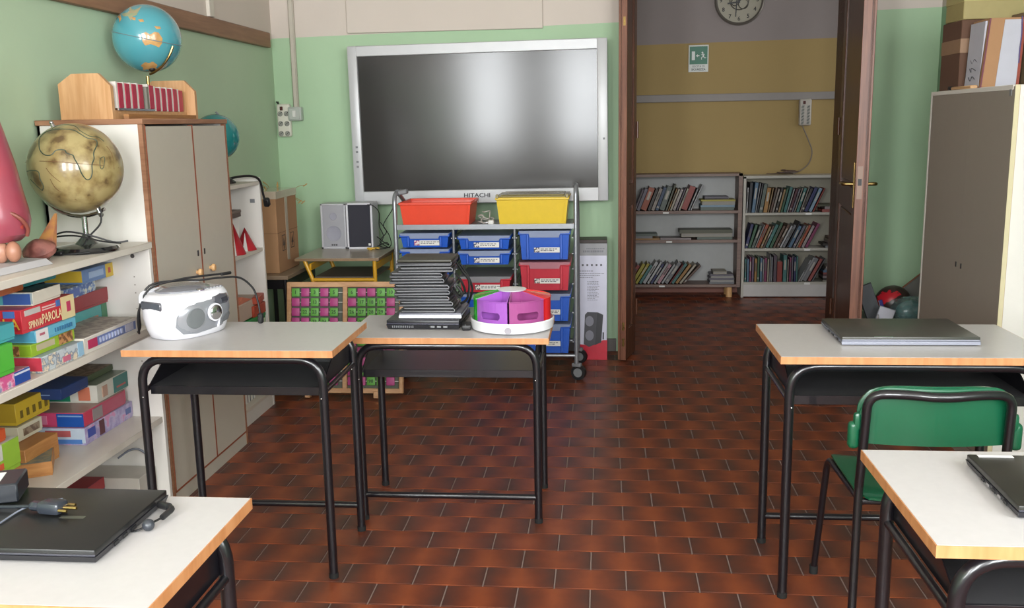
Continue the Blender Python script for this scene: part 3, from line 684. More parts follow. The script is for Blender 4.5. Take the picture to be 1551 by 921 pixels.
greens = {1, 3, 5, 6, 9, 10, 13, 17, 18, 19, 22, 23, 25, 26, 27, 28, 29, 33, 34, 37, 40, 42, 46, 48, 51, 55, 57, 60, 63, 64, 68, 71, 75, 76, 79, 82, 84, 87, 89, 90, 93, 94, 98, 99}
tm = MB().box((0, 0, 0), (0.046, 0.010, 0.046), None, 0.006, 0, 2)
tg = tm.mesh('number_tile', C('62a545', 0.45)); tm = MB().box((0, 0, 0), (0.046, 0.010, 0.046), None, 0.006, 0, 2); tpk = tm.mesh('blank_tile', C('b04480', 0.45))
def colx(c): return (-1.671+c*0.0535) if c < 5 else (-1.357+(c-5)*0.0535)
for r in range(10):
    zz = z1-0.058-r*0.0535
    part('rail', HB(MB().cyl((x0+.02, .008, zz), (x1-.02, .008, zz), .0022, seg=6)), M_paper, t)
    for c in range(10):
        n = r*10+c+1
        p_ = lean @ Vector((colx(c), 0.006, zz))
        loc = wmat(t).inverted() @ p_
        o = ob('number_tile' if n in greens else 'blank_tile', tg if n in greens else tpk, t, loc, (-0.20, 0, 0))
        if n in greens:
            text('numeral', str(n), 0.026, C('1f3d18'), o, lean @ face_M((colx(c), -0.0002, zz), XP, ZP), ext=0.0003, bold=0.0004)
# ================================================================== LEFT SIDE
F = -1.655
# tall greige cupboard
t = thing('tall_cupboard', 'tall greige two-door cupboard with brown edges and wooden knobs, against the left wall', 'cupboard', (-1.86, 3.77, 0))
cy0, cy1, ct = 3.375, 4.160, 1.492
part('body', MB().b6(XL+.01, F-.018, cy0, cy0+.018, 0.0, ct-.02).b6(XL+.01, F-.018, cy1-.018, cy1, 0.0, ct-.02).b6(XL+.01, XL+.02, cy0, cy1, 0, ct-.02).b6(XL+.01, F-.018, cy0, cy1, 0.06, 0.078), M_white, t)
for ya in (cy0, cy1-.017): part('side_edging', MB().b6(F-.018, F-.001, ya, ya+.017, 0, ct-.02), M_edge, t)
part('top_board', MB().b6(XL+.005, F+.004, cy0-.006, cy1+.006, ct-.02, ct, .002), M_edge, t)
part('plinth', MB().b6(F-.018, F-.003, cy0+.017, cy1-.017, 0, 0.058), M_greige, t)
ym = 3.800
for a, b in ((cy0+.018, ym-.002), (ym+.002, cy1-.018)):
    d = part('door', MB().b6(F-.016, F+.0, a+.004, b-.004, 0.066, ct-.028), M_greige, t)
    part('door_edging', MB().b6(F-.016, F+.0006, a, a+.004, 0.062, ct-.024).b6(F-.016, F+.0006, b-.004, b, 0.062, ct-.024).b6(F-.016, F+.0006, a, b, 0.058, 0.066), C('8c4a30'), d)
    s = ym-0.062 if a < ym-.1 else ym+0.072
    part('knob', MB().lathe([(0.006, 0), (0.007, 0.008), (0.012, 0.011), (0.013, 0.018), (0.010, 0.024), (0, 0.025)], (F, s, 0.875), 18, rot=Matrix.Rotation(PI/2, 3, 'Y'), sx=1.25), M_beech, d)
    k = ym-0.035 if a < ym-.1 else ym+0.03
    part('keyhole', MB().b6(F-.001, F+.0015, k-.006, k+.006, 0.938, 0.962, .001), M_blackmat, d)

# open board-game shelving beside it
sy0, sy1 = 1.75, 3.362
t = thing('game_bookcase', 'white open bookcase full of board games under the antique globe', 'bookcase', (-1.86, 2.6, 0))
boards = [(1.023, 1.047), (0.712, 0.738), (0.362, 0.385), (0.03, 0.05)]
part('back_panel', MB().b6(XL+.004, XL+.012, sy0, sy1, 0.0, 1.03), M_white, t)
part('side_panel', MB().b6(XL+.004, F, sy1-.02, sy1, 0, 1.023, .001), M_white, t)
part('side_panel', MB().b6(XL+.004, F, sy0, sy0+.02, 0, 1.023, .001), M_white, t)
for i, (a, b) in enumerate(boards):
    part('top_board' if i == 0 else 'shelf_board', MB().b6(XL+.012, F+(.004 if i == 0 else -.004), sy0+(0 if i == 0 else .02), sy1-(0 if i == 0 else .02), a, b, .0015), mat('cream_shelf_board', 'cfc8bd', 0.4, var=0.03), t)
    for xx in (-1.72, -2.0):
        part('pin_hole', MB().cyl((xx, sy1-.0205, b-.05+0.0), (xx, sy1-.0198, b-.05), 0.008 if i == 0 else 0.003), M_grey if i else C('4e4a48'), t)
for z in (0.86, 0.89, 0.92, 0.80, 0.30, 0.27, 0.24, 0.20, 0.54, 0.57, 0.60): part('pin_hole', MB().cyl((-1.72, sy1-.0206, z), (-1.72, sy1-.0196, z), 0.0028, seg=8), C('8a8378'), t)

# ---- board-game boxes. yn..yf along the shelf, front face at x=xf, depth into the shelf
def game(label, xf, dep, yn, yf, z0, z1, side, top=None, end=None, prints=(), words=(), lid=True, rz=0.0, name='game_box', art=None):
    t = thing(name, label, 'game box', (xf-dep/2, (yn+yf)/2, z0), rz, 'board games on the white bookcase')
    def LP(nm, mb, m, par=None): return part(nm, mb, m, par or t, world=False)
    x1 = dep/2; x0 = -dep/2; y0 = -(yf-yn)/2; y1 = -y0; h = z1-z0
    ms = side if not isinstance(side, str) else C(side, 0.4)
    mt = (top if not isinstance(top, str) else C(top, 0.35)) if top else ms
    LP('box_base', MB().b6(x0+.002, x1-.002, y0+.002, y1-.002, 0.0005, h-.004), ms)
    l = LP('box_lid', MB().b6(x0, x1, y0, y1, h*(0.12 if lid else 0.0)+.001, h-.0005, .0012), ms)
    LP('lid_picture', MB().b6(x0+.003, x1-.003, y0+.003, y1-.003, h-.0006, h), mt, l)
    if end: LP('end_print', MB().b6(x0+.001, x1-.001, y0-.0006, y0+.001, h*.14, h-.002), C(end, 0.4) if isinstance(end, str) else end, l)
    for i_, (f, a0, a1, c0, c1, colr) in enumerate(prints):      # f: 'x' printed on the shelf-front face, 'y' on the near end; a/c are fractions
        m = C(colr, 0.4) if isinstance(colr, str) else colr
        if f == 'x': LP('print_patch', MB().b6(x1-.0005, x1+.0007+.0004*i_, y0+(y1-y0)*a0, y0+(y1-y0)*a1, h*c0, h*c1), m, l)
        else: LP('print_patch', MB().b6(x0+(x1-x0)*a0, x0+(x1-x0)*a1, y0-.0013-.0004*i_, y0+.0005, h*c0, h*c1), m, l)
    Mt = wmat(t)
    for f, s, sz, a, c, colr, xs in words:
        if f == 'x': M = Mt @ face_M((x1+.0014+.0004*len(prints), y0+(y1-y0)*a, h*c), YP, ZP)
        else: M = Mt @ face_M((x0+(x1-x0)*a, y0-.002-.0004*len(prints), h*c), XP, ZP)
        text('lettering', s, sz, C(colr, 0.4), l, M, ext=0.0002, xs=xs, bold=0.0005)
    return t
A1 = speck('art_city', 'b9c0c4', '6f7f92', 0.5, 0.04, 38, c3='d8c8b0'); A2 = speck('art_pink', 'c9588a', 'e0b0c4', 0.5, 0.05, 40, c3='8c8aa8')
A3 = speck('art_garden', '4e7a34', '7fa34a', 0.5, 0.05, 36, c3='b98a5c'); A4 = speck('art_busy_blue', '4d679c', '8ea3c0', 0.5, 0.04, 48, c3='c9c9b8')
A5 = speck('art_brown', '6d5a48', '94836c', 0.5, 0.05, 40); A6 = speck('art_face', 'b98454', '6f4a2c', 0.5, 0.04, 60)
S1 = 0.7385
game('long flat white game box with blue strip, lying alone right of the stacks', -1.668, 0.30, 2.872, 3.236, S1, 0.792, 'cfc9c0', speck('art_map', '8d857c', 'aaa294', 0.5, 0.05, 30), 'd8d0c0', [('x', .06, .95, .25, .80, '6c7aa8'), ('x', .06, .22, .25, .80, 'b0365a'), ('x', .74, .90, .3, .78, 'b5b5c4')]+[('x', .26+.055*k, .29+.055*k, .38, .68, 'aeb6d0') for k in range(8)], [])
game('teal garden-print box with dark red lid, behind the long flat box', -1.835, 0.21, 3.085, 3.335, S1, 0.826, '4f9c9c', '4f9c9c', None, [('x', 0, 1, 0, .45, A3), ('x', .85, 1, .3, 1, '3f7a58'), ('x', .3, .42, .3, .55, 'b98a6c'), ('x', .62, .74, .3, .6, 'c08a70')], lid=False)
game('dark red shoebox lid sitting over the teal garden-print box', -1.828, 0.22, 3.078, 3.342, 0.827, 0.884, '8e2c33', '8f7a5c', '6e2228')
game('blue jigsaw box lying askew on the red lid', -1.815, 0.16, 3.02, 3.25, 0.885, 0.925, A4, A4, A4, [('x', .1, .45, .15, .8, '4a63a8'), ('y', .55, .8, .1, .9, '6c86b8')], rz=0.08)
game('yellow-ended blue game box, topmost above the red lid', -1.80, 0.14, 3.13, 3.345, 0.926, 0.975, '5d7cab', '5d7cab', 'c9a93a', [('x', .74, 1, 0, 1, 'c9a93a'), ('x', .82, .90, .3, .7, 'b0453a'), ('x', .2, .66, .3, .75, '93a9c9')])
game('pink and grey game box lying at the shelf edge below the green box', -1.668, 0.26, 2.16, 2.570, S1, 0.780, A2, 'b0707c', 'c23a6a', [('x', .82, 1, .05, .95, '284a94'), ('x', .82, 1, .72, .86, 'c9d0e0'), ('x', 0, .25, .1, .9, 'c24a84'), ('x', .5, .58, .2, .9, '4a3a40')])
game('white comic-print game box at the foot of the tallest stack', -1.668, 0.27, 2.640, 2.865, S1, 0.788, A1, '9aa7b0', 'b83a4a', [('x', .86, 1, .1, 1, '8fb4cc'), ('x', .48, .66, .15, .5, 'c06a80')], rz=-0.02)
game('lime green game box with a cartoon face, above the comic-print box', -1.695, 0.25, 2.630, 2.868, 0.789, 0.827, '8fae2e', '8fae2e', '7ea028', [('x', .62, .95, .1, .95, A6), ('x', .12, .52, .35, .85, 'b5aa8c'), ('y', .55, .85, .1, .9, A6)])
game('light blue game box with white label, third in the tallest stack', -1.690, 0.24, 2.650, 2.875, 0.828, 0.865, '63a9c2', '63a9c2', '4b90ac', [('x', .02, .30, .0, 1, 'd8d4d4'), ('x', .10, .22, .5, .7, 'b05a6c')]+[('x', .46+.055*k, .49+.055*k, .34, .68, '3a6f92') for k in range(8)], [])
t = game('red word-game box lettered SPINVA PAROLA in the tallest stack', -1.697, 0.27, 2.603, 2.888, 0.866, 0.938, 'c2303a', 'a8383c', 'b52a36', [('x', .735, 1, 0, 1, 'd6c394'), ('x', .84, .92, .3, .75, 'b83a5c'), ('x', .06, .34, .70, .93, 'b8b4b0'), ('x', .38, .62, .80, .86, 'd8b4b0'), ('x', .38, .62, .70, .75, 'd8b4b0'), ('x', .64, .71, .68, .95, '4468a4'), ('y', .80, .93, .68, .96, '4468a4')],
     [('x', 'SPINVA', .030, .215, .28, 'e0c8a0', .72), ('x', 'PAROLA', .040, .525, .36, 'e2cba0', .72), ('y', 'PAROLA', .046, .66, .40, 'd9a43c', 1.0)])
game('white and blue game box with black lid on top of the tallest stack', -1.70, 0.24, 2.662, 2.826, 0.939, 0.980, 'cfc8ba', '342e30', '8c9a9c', [('y', .10, .45, .1, .9, '5a3a40'), ('y', .46, .62, .1, .9, '4f9ca0'), ('y', .62, .97, .1, .9, '34518e')], rz=0.05)
game('thin orange game box tucked right under the top board', -1.74, 0.2, 2.50, 2.70, 0.982, 1.004, 'a85a30', 'a85a30', 'a85a30', rz=0.04)
game('thin teal game box tucked under the top board, above the black-lidded box', -1.77, 0.2, 2.72, 2.925, 0.982, 1.008, '2f8286', '2f8286', '2f8286')
game('bright green game box with a photo panel, near end of the middle board', -1.664, 0.2, 2.36, 2.498, 0.782, 0.868, '4fae3c', '4fae3c', '4fae3c', [('y', .62, .95, .06, .94, 'c5c5bc'), ('y', .70, .9, .1, .6, '4a4a44')])
game('small teal box with pink flowers on the bright green game box', -1.675, 0.17, 2.37, 2.532, 0.870, 0.920, '3f9ca4', '3f9ca4', '3f9ca4', [('y', .3, .7, .2, .7, 'b07a86')])
S2 = 0.3855
game('lilac doll-print game box, lowest of the lower right stack', -1.772, 0.26, 3.000, 3.338, S2, 0.447, speck('art_lilac', '9d8fb8', 'b7aecb', 0.5, 0.06, 24, c3='c98ab0'), 'b0a9c0', 'b9c6d4', [('x', .05, .2, .35, .85, '3a4a9c'), ('x', .28, .38, .1, .95, '5a3038'), ('x', .84, .95, .35, .7, '54649c'), ('y', .45, .8, .5, .85, 'b05a5c'), ('y', .55, .95, .1, .35, '4d78b8')])
game('pink and blue game box, second in the lower right stack', -1.775, 0.24, 3.005, 3.300, 0.448, 0.500, 'b8455f', 'a88a80', 'c2466e', [('x', 0, .18, .1, .95, 'c23a54'), ('x', .42, .95, .1, .9, 'b04a62'), ('x', .2, .42, .1, .9, '8f8484'), ('y', .60, 1, .05, .95, '1f4f9e'), ('y', .62, .98, .74, .84, '7d9cc9'), ('y', .05, .45, .2, .8, 'd07a98')])
game('green and white game box with red lettering, third in the lower right stack', -1.782, 0.27, 3.120, 3.375-.035, 0.501, 0.566, 'c9c8bc', '7f8a78', 'd2d0c6', [('y', .02, .62, .08, .92, '1f7a5c'), ('y', .10, .56, .52, .60, 'c9c8bc'), ('y', .14, .55, .40, .46, 'b84a3c'), ('y', .74, .90, .15, .9, 'c9765c'), ('x', .52, .98, .08, .95, '2f6f6a'), ('x', .6, .9, .3, .4, 'b04a44'), ('x', .15, .3, .2, .8, 'b5907c')])
game('dark blue game box on the green and white one', -1.80, 0.20, 2.93, 3.10, 0.568, 0.606, '1c3566', '23406f', '1c3566', [('y', .2, .8, .4, .5, '6d86b0')])
game('flat moss-coloured box leaning at the back of the lower shelf', -1.83, 0.20, 3.115, 3.33, 0.568, 0.592, '4c5a3c', A5, '7a6440')
game('yellow game box with black figures, left of the green and white box', -1.872, 0.17, 2.785, 2.975, 0.524, 0.596, 'c2a42c', '9a8426', 'a88c24', [('x', .12+.18*k, .20+.18*k, .25, .6, '6b5a1c') for k in range(5)])
game('long cream box with a brown photo strip, under the yellow box', -1.862, 0.18, 2.772, 2.905, 0.474, 0.522, 'c9c4ac', 'b0a98e', 'c9c4ac', [('x', .2, .88, .25, .75, A5)])
game('brown wooden game box at the back, under the cream box', -1.80, 0.24, 2.700, 2.885, S2, 0.472, wood('game_wood', 'a8703c', 'bf8850', .5), wood('game_wood', 'a8703c', 'bf8850', .5))
game('brown wooden game box with glass insert, front of the lower shelf', -1.757, 0.17, 2.79-.12, 2.79+.05, S2, 0.432, wood('game_wood', 'a8703c', 'bf8850', .5), speck('art_glassy', '8f8a70', '6f7a74', .5, .06, 30), rz=0.5)
game('white and black craft box, near end of the lower shelf', -1.668, 0.16, 2.30, 2.455, S2, 0.500, 'b5b2a8', 'b5b2a8', 'b5b2a8', [('x', .3, .95, .15, .8, '1f2024'), ('x', .42, .88, .3, .65, 'b08a80')])
game('lime and white box on the craft box at the near end', -1.68, 0.14, 2.34, 2.50, 0.501, 0.590, '8bb03c', 'b5b2a8', '9fb05c', [('x', 0, .5, .5, 1, 'c4c4bc'), ('x', .1, .5, .2, .4, 'c45a3c')])
game('orange-red box topping the near-end pile of the lower shelf', -1.69, 0.12, 2.33, 2.46, 0.591, 0.628, 'b8502c', 'b8502c')
game('blue box with red lid on the bottom board of the bookcase', -1.83, 0.20, 2.98, 3.19, 0.0505, 0.20, '24356e', '8e2c33', '24356e', [('x', 0, 1, .72, 1, '98282f')])
mb = MB().tube(smooth_path([(-1.80, 3.25, 0.25), (-1.78, 3.31, 0.262), (-1.75, 3.335, 0.25), (-1.72, 3.335, 0.20), (-1.72, 3.33, 0.06)], 6), 0.004, 6)
solo('grey_flex', mb, mat('grey_cable', '6f7480', 0.5), 'grey cord hanging at the end wall of the bottom compartment', 'cord')
game('pale plastic-wrapped stack of sheets on the bottom board', -1.70, 0.26, 3.20, 3.335, 0.0505, 0.19, 'b8b2a8', 'b8b2a8', lid=False)

# ---- antique globe
def dirs(c):
    v = (Vector((0, 0, 1.45))-Vector(c)).normalized(); r = Vector((-v.y, v.x, 0)); r = (Vector((0, 0, 1)).cross(v)).normalized(); u = v.cross(r).normalized()
    return v, r, u
def coast(c, R, pts, rad=0.0012, k=1.0):
    v, r, u = dirs(c); out = []
    for a, b in pts:
        d = a*a+b*b; q = math.sqrt(max(0.0, 1-d)); out.append(Vector(c)+(r*a+u*b+v*q)*(R+0.0003))
    return smooth_path(out, 5)
gc = Vector((-1.765, 3.10, 1.328)); GR = 0.150
M_ant = speck('antique_map_globe', 'a09062', '826f46', 0.50, 0.07, 16, 0.28, 8, 0.5, '5c482b')
t = thing('antique_globe', 'brown antique-style globe on black base standing on the white bookcase', 'globe', (gc.x, gc.y, 1.048))
gl = part('ball', MB().sphere(gc, GR, 48, 0, 30), M_ant, t)
v_, r_, u_ = dirs(gc)
def PX(l): return [((x/3.8375-113)/66.0, -((y/3.8375+160)-256)/66.0) for x, y in l]
af = PX([(262, 225), (268, 195), (305, 163), (370, 152), (440, 160), (470, 180), (505, 205), (545, 215), (552, 240), (530, 285), (528, 320), (515, 350), (512, 395), (500, 425), (480, 430), (460, 400), (445, 350), (430, 315), (425, 298), (395, 285), (385, 268), (345, 268), (318, 292), (285, 290), (264, 262), (262, 225)])
sa = PX([(186, 375), (215, 372), (245, 380), (250, 420), (262, 455), (255, 480), (240, 470), (215, 440), (200, 420)])
md = PX([(560, 318), (580, 310), (582, 330), (570, 372), (558, 372), (556, 345), (560, 318)])
eu = PX([(330, 150), (365, 130), (420, 128), (455, 140), (475, 165), (520, 195), (560, 200), (590, 225)])
mb = MB()
for pl, rr in ((af, .0018), (sa, .0016), (md, .0011), (eu, .0012)): mb.tube(coast(gc, GR, pl), rr, 5)
part('coastline', mb, C('3c4a3c'), gl)
part('equator_line', MB().tube(coast(gc, GR, PX([(178, 325), (260, 323), (350, 330), (450, 343), (560, 355), (655, 372)])), .0008, 5), C('6e4a30'), gl)
for q, nm in ((PX([(300, 420), (330, 480), (420, 540)]), 0), (PX([(285, 360), (310, 400), (350, 440)]), 1), (PX([(600, 250), (625, 300), (628, 380)]), 2)):
    part('route_line', MB().tube(coast(gc, GR, q), .0008, 5), C('6e4a30'), gl)
ax = Vector((0.42, 0.0, -0.91)).normalized()       # tilted axis, upper pole to the left
pn, ps = gc-ax*GR, gc+ax*GR
part('pole_cap', MB().cyl(pn+ax*0.004, pn-ax*0.014, 0.010, 0.006).sphere(pn-ax*0.018, 0.007, 12, 0, 8), M_chrome, t)
arc = [gc+(ax*math.cos(a)+Vector((-0.91, 0, -0.42))*math.sin(a))*(GR+0.012) for a in [(-8+k*11)*PI/180 for k in range(9)]]
part('support_arm', MB().tube(arc, 0.006, 8), M_chrome, t)
part('pivot', MB().cyl(ps-ax*0.002, ps+ax*0.02, 0.007).sphere(ps+ax*.022, .009, 12, 0, 8), M_chrome, t)
part('stem', MB().lathe([(0.011, 0.035), (0.009, 0.06), (0.010, 0.118), (0.0, 0.12)], (gc.x+0.012, gc.y, 1.048), 16), M_chrome, t)
part('base_cone', MB().lathe([(0.045, 0.020), (0.028, 0.036), (0.014, 0.052), (0.011, 0.06), (0, 0.061)], (gc.x+0.012, gc.y, 1.048), 24), mat('dark_glass', '3e4440', 0.15, coat=0.8), t)
part('base', MB().lathe([(0.10, 0.0), (0.104, 0.008), (0.098, 0.018), (0.05, 0.026), (0.0, 0.027)], (gc.x+0.012, gc.y, 1.048), 36), mat('glossy_black_base', '17181a', 0.12, coat=0.8), t)
mb = MB(); b0 = Vector((gc.x, gc.y, 1.048))
for pts in (((0.075, -0.01, 0.155), (0.08, -0.02, 0.10), (0.06, -0.06, 0.06), (0.05, -0.09, 0.03)),
            ((-0.10, -0.02, 0.02), (-0.07, -0.07, 0.055), (-0.01, -0.08, 0.075), (0.07, -0.07, 0.06), (0.13, -0.04, 0.035), (0.17, -0.02, 0.036)),
            ((-0.10, -0.05, 0.04), (-0.05, -0.08, 0.058), (0.03, -0.09, 0.062), (0.10, -0.06, 0.04), (0.15, -0.03, 0.03)),
            ((-0.11, -0.06, 0.006), (-0.05, -0.12, 0.005), (0.02, -0.12, 0.006), (0.07, -0.09, 0.008))):
    mb.tube(smooth_path([b0+Vector(p) for p in pts], 6), 0.003, 6)
solo('globe_cable', mb, M_cable, 'black cable coiled round the foot of the antique globe', 'cable')
t = thing('globe_plug', 'black plug lying left of the antique globe base', 'plug', (gc.x-0.125, gc.y-0.05, 1.048))
part('plug_body', MB().box((gc.x-0.118, gc.y-0.06, 1.068), (0.045, 0.03, 0.036), Matrix.Rotation(0.5, 3, 'Z'), 0.008, 0, 2), M_cable, t)
part('switch', MB().box((gc.x-0.03, gc.y-0.118, 1.056), (0.05, 0.02, 0.014), Matrix.Rotation(-0.1, 3, 'Z'), 0.004), M_cable, t)

# ---- anatomical model and shell
t = thing('anatomical_model', 'large pink anatomical model on a pale board, cut off at the left edge', 'model', (-1.85, 2.70, 1.048))
px_, py_ = -1.872, 2.72
M_pk = speck('pink_painted_rubber', '8f4655', '9a3f4c', 0.5, 0.15, 7, 0.35, 3, 0.3)
part('base_board', MB().hexa([(-2.03, 2.50, 1.048), (-1.72, 2.50, 1.048), (-1.70, 2.80, 1.048), (-2.03, 2.86, 1.048)], [(-2.03, 2.51, 1.066), (-1.735, 2.51, 1.066), (-1.715, 2.79, 1.066), (-2.03, 2.85, 1.066)]), mat('pale_grey_board', 'b4b2b4', 0.5), t)
part('muscle_body', MB().lathe([(0.02, 1.125), (0.115, 1.128), (0.142, 1.15), (0.150, 1.19), (0.146, 1.225), (0.135, 1.28), (0.122, 1.36), (0.098, 1.46), (0.070, 1.56), (0.045, 1.64), (0, 1.67)], (px_, py_, 0), 30, sy=.8), M_pk, t)
part('organ', MB().sphere((px_+0.112, py_-0.01, 1.185), 0.044, 18, 0, 12, (.8, .8, 1.1)), C('b54a3e', .35), t)
part('vessel', MB().tube(smooth_path([(px_+.12, py_-.05, 1.225), (px_+.15, py_-.03, 1.20), (px_+.158, py_-.01, 1.17), (px_+.148, py_, 1.145)], 5), .006, 10), C('7c4238', .35), t)
for dx, r, col in ((0.078, .024, 'a87a64'), (0.118, .022, 'a0705a'), (0.030, .024, 'b08a74')):
    part('lobe', MB().sphere((px_+dx, py_-0.03, 1.10), r, 16, 0, 10, (1, 1, 1.45)), C(col, .4), t)
part('tendon', MB().tube([(px_+0.045, py_-0.085, 1.068), (px_+0.033, py_-0.075, 1.14)], .012, 10), C('cc8230', .4), t)
t = thing('conch_shell', 'brown and pink conch shell standing between the pink model and the antique globe', 'shell', (-1.80, 2.93, 1.048))
part('whorl', MB().lathe([(0, 0), (.022, .008), (.044, .03), (.046, .045), (.030, .062), (.012, .075), (0, .08)], (-1.79, 2.90, 1.046), 18, rot=Matrix.Rotation(0.5, 3, 'X'), sx=1.15), speck('shell_brown', '6b3f3a', '8f5c54', .5, .1, 30, .3), t)
part('flared_lip', MB().hexa([(-1.845, 2.93, 1.075), (-1.775, 2.92, 1.075), (-1.775, 2.95, 1.07), (-1.845, 2.96, 1.07)], [(-1.772, 2.955, 1.19), (-1.764, 2.953, 1.19), (-1.764, 2.958, 1.19), (-1.772, 2.960, 1.19)]), speck('shell_peach', 'a86a58', 'c28a50', .5, .1, 22, .35), t)
part('spire', MB().sphere((-1.822, 2.885, 1.068), .026, 14, 0, 10, (1, 1, .9)), C('b8765c', .35), t)

# ---- on top of the cupboard: wooden rack of red cassette cases, two globes
t = thing('cassette_rack', 'light wooden rack with rounded shoulders holding red cases on the tall cupboard', 'rack', (-1.86, 3.80, ct))
M_pl = wood('orange_pine', 'b98a5c', 'c99c70', .45, (26, 26, 2.5), 2.2)
def shoulder(y0, y1, xa, xb, h): return MB().prism([(xa, ct), (xb, ct), (xb, ct+h*.72), (xb-.045, ct+h), (xa+.055, ct+h), (xa, ct+h*.78)], y0, y1, 'y')
part('end_panel', shoulder(3.42, 3.44, -1.985, -1.785, .165), M_pl, t)
part('end_panel', shoulder(4.06, 4.08, -1.985, -1.745, .165), M_pl, t)
part('front_rail', MB().b6(-1.80, -1.785, 3.44, 4.06, ct, ct+.022), M_pl, t)
part('shelf', MB().b6(-1.985, -1.785, 3.44, 4.06, ct+.022, ct+.032), M_pl, t)
part('shelf', MB().b6(-1.765, -1.745, 3.46, 4.06, ct, ct+.018), wood('brown_rail', '8a5f3c', 'a0703f', .5), t)
part('steel_tray', MB().b6(-1.86, -1.775, 3.45, 3.74, ct+.032, ct+.040), M_chrome, t)
yy = 3.462
for i in range(10):
    sp = 0.0535 if i != 4 else 0.0535
    if i == 4: yy += 0.036
    t2 = thing('cassette_case', 'red case with pale edge in the wooden rack, ' + ('nearest the broad end board', 'second from the near end', 'third from the near end', 'last before the gap', 'just after the grey gap', 'second after the gap', 'third after the gap', 'fourth after the gap', 'fifth after the gap', 'last at the far end')[i], 'case', (-1.79, yy+.02, ct+.0405), 0, 'red cases in the wooden rack')
    h = .092 if i < 9 else .088; z_ = ct+.0405 if i < 5 else ct+.033
    part('pale_edge', MB().b6(-1.87, -1.785, yy, yy+.011, z_, z_+h+.004), C('d6cfc8', .3), t2)
    part('red_spine', MB().b6(-1.87, -1.783, yy+.012, yy+.047, z_, z_+h, .002), C('a82a44', .35), t2)
    yy += sp
part('empty_slot', MB().b6(-1.86, -1.775, 3.462+4*.0535+.004, 3.462+4*.0535+.022, ct+.041, ct+.125), mat('grey_slot', '77766c', .5), t)
gb = Vector((-1.895, 3.976, 1.826)); BR = .138
t = thing('blue_globe', 'blue and tan globe standing behind the wooden rack on the tall cupboard', 'globe', (gb.x, gb.y, ct))
M_gl = mat('globe_ocean', '4f9aa6', .2, var=.1, scale=6, coat=.8)
g2 = part('ball', MB().sphere(gb, BR, 44, 0, 26), M_gl, t)
def land(c, R, pts, m, nm, par):
    """a patch of land printed on the ball: thin fan lying on the sphere"""
    v, r, u = dirs(c); cx = sum(p[0] for p in pts)/len(pts); cy = sum(p[1] for p in pts)/len(pts)
    def S(a, b): d = min(.985, math.hypot(a, b)); k = d/max(1e-6, math.hypot(a, b)) if math.hypot(a, b) > .985 else 1; a *= k; b *= k; return Vector(c)+(r*a+u*b+v*math.sqrt(max(0, 1-a*a-b*b)))*(R+.0005)
    mb = MB(); N = 5; rings = []
    ctr = mb.bm.verts.new(S(cx, cy))
    for j in range(1, N+1): rings.append([mb.bm.verts.new(S(cx+(p[0]-cx)*j/N, cy+(p[1]-cy)*j/N)) for p in pts])
    n = len(pts)
    for k in range(n): mb.bm.faces.new((ctr, rings[0][k], rings[0][(k+1) % n]))
    for a, b in zip(rings, rings[1:]):
        for k in range(n): mb.bm.faces.new((a[k], b[k], b[(k+1) % n], a[(k+1) % n]))
    return part(nm, mb, m, par)
def PB(l): return [((x/3.8375-225)/48.0, -((y/3.8375)-59)/48.0) for x, y in l]
LT = speck('globe_land', 'b98a54', 'c79c62', .5, .1, 40, .25, 3, .6)
land(gb, BR, PB([(838, 200), (860, 192), (880, 205), (905, 190), (925, 195), (942, 225), (938, 250), (920, 272), (900, 262), (880, 255), (850, 262), (838, 240)]), LT, 'australia', g2)
land(gb, BR, PB([(820, 368), (840, 352), (885, 348), (905, 365), (900, 388), (870, 398), (830, 392)]), LT, 'antarctica', g2)
land(gb, BR, PB([(745, 100), (790, 62), (850, 58), (835, 80), (820, 105), (800, 112), (790, 135), (775, 110), (755, 112)]), speck('globe_land_pale', 'a89a76', '8fa07c', .5, .1, 40, .25, 3, .6), 'asia', g2)
for l in ([(720, 110), (738, 105), (742, 125), (730, 145)], [(795, 115), (815, 118), (812, 132), (798, 130)], [(826, 128), (850, 125), (856, 138), (835, 140)], [(905, 160), (935, 163), (938, 175), (915, 176)]):
    land(gb, BR, PB(l), LT, 'island', g2)
part('equator_band', MB().tube([gb+Vector((math.cos(a)*math.cos(.22), math.sin(a), -math.sin(.22)*math.cos(a)))*(BR+.0006) for a in [2*PI*k/64 for k in range(65)]], .0018, 6), mat('grey_band', '6f8288', .4), g2)
ax2 = Vector((.22, -.30, -.93)).normalized()
part('pole_cap', MB().cyl(gb+ax2*(BR-.004), gb+ax2*(BR+.006), .014, .012), M_blackmat, t)
sd = ax2.cross(Vector((0.3, 1, 0))).normalized()
arc = [gb+(ax2*math.cos(a)+sd*math.sin(a))*(BR+.016) for a in [(-6+k*9)*PI/180 for k in range(8)]]
part('support_arm', MB().tube(arc, .005, 8), M_brass, t)
part('stem', MB().cyl((gb.x-.012, gb.y, ct+.05), (gb.x-.012, gb.y, gb.z-BR-.014), .007), M_brass, t)
part('base', MB().lathe([(.038, 0), (.04, .006), (.03, .014), (.012, .020), (0, .021)], (gb.x-.012, gb.y, ct+.0325), 28), mat('globe_base_wood', '5e3a24', .4), t)

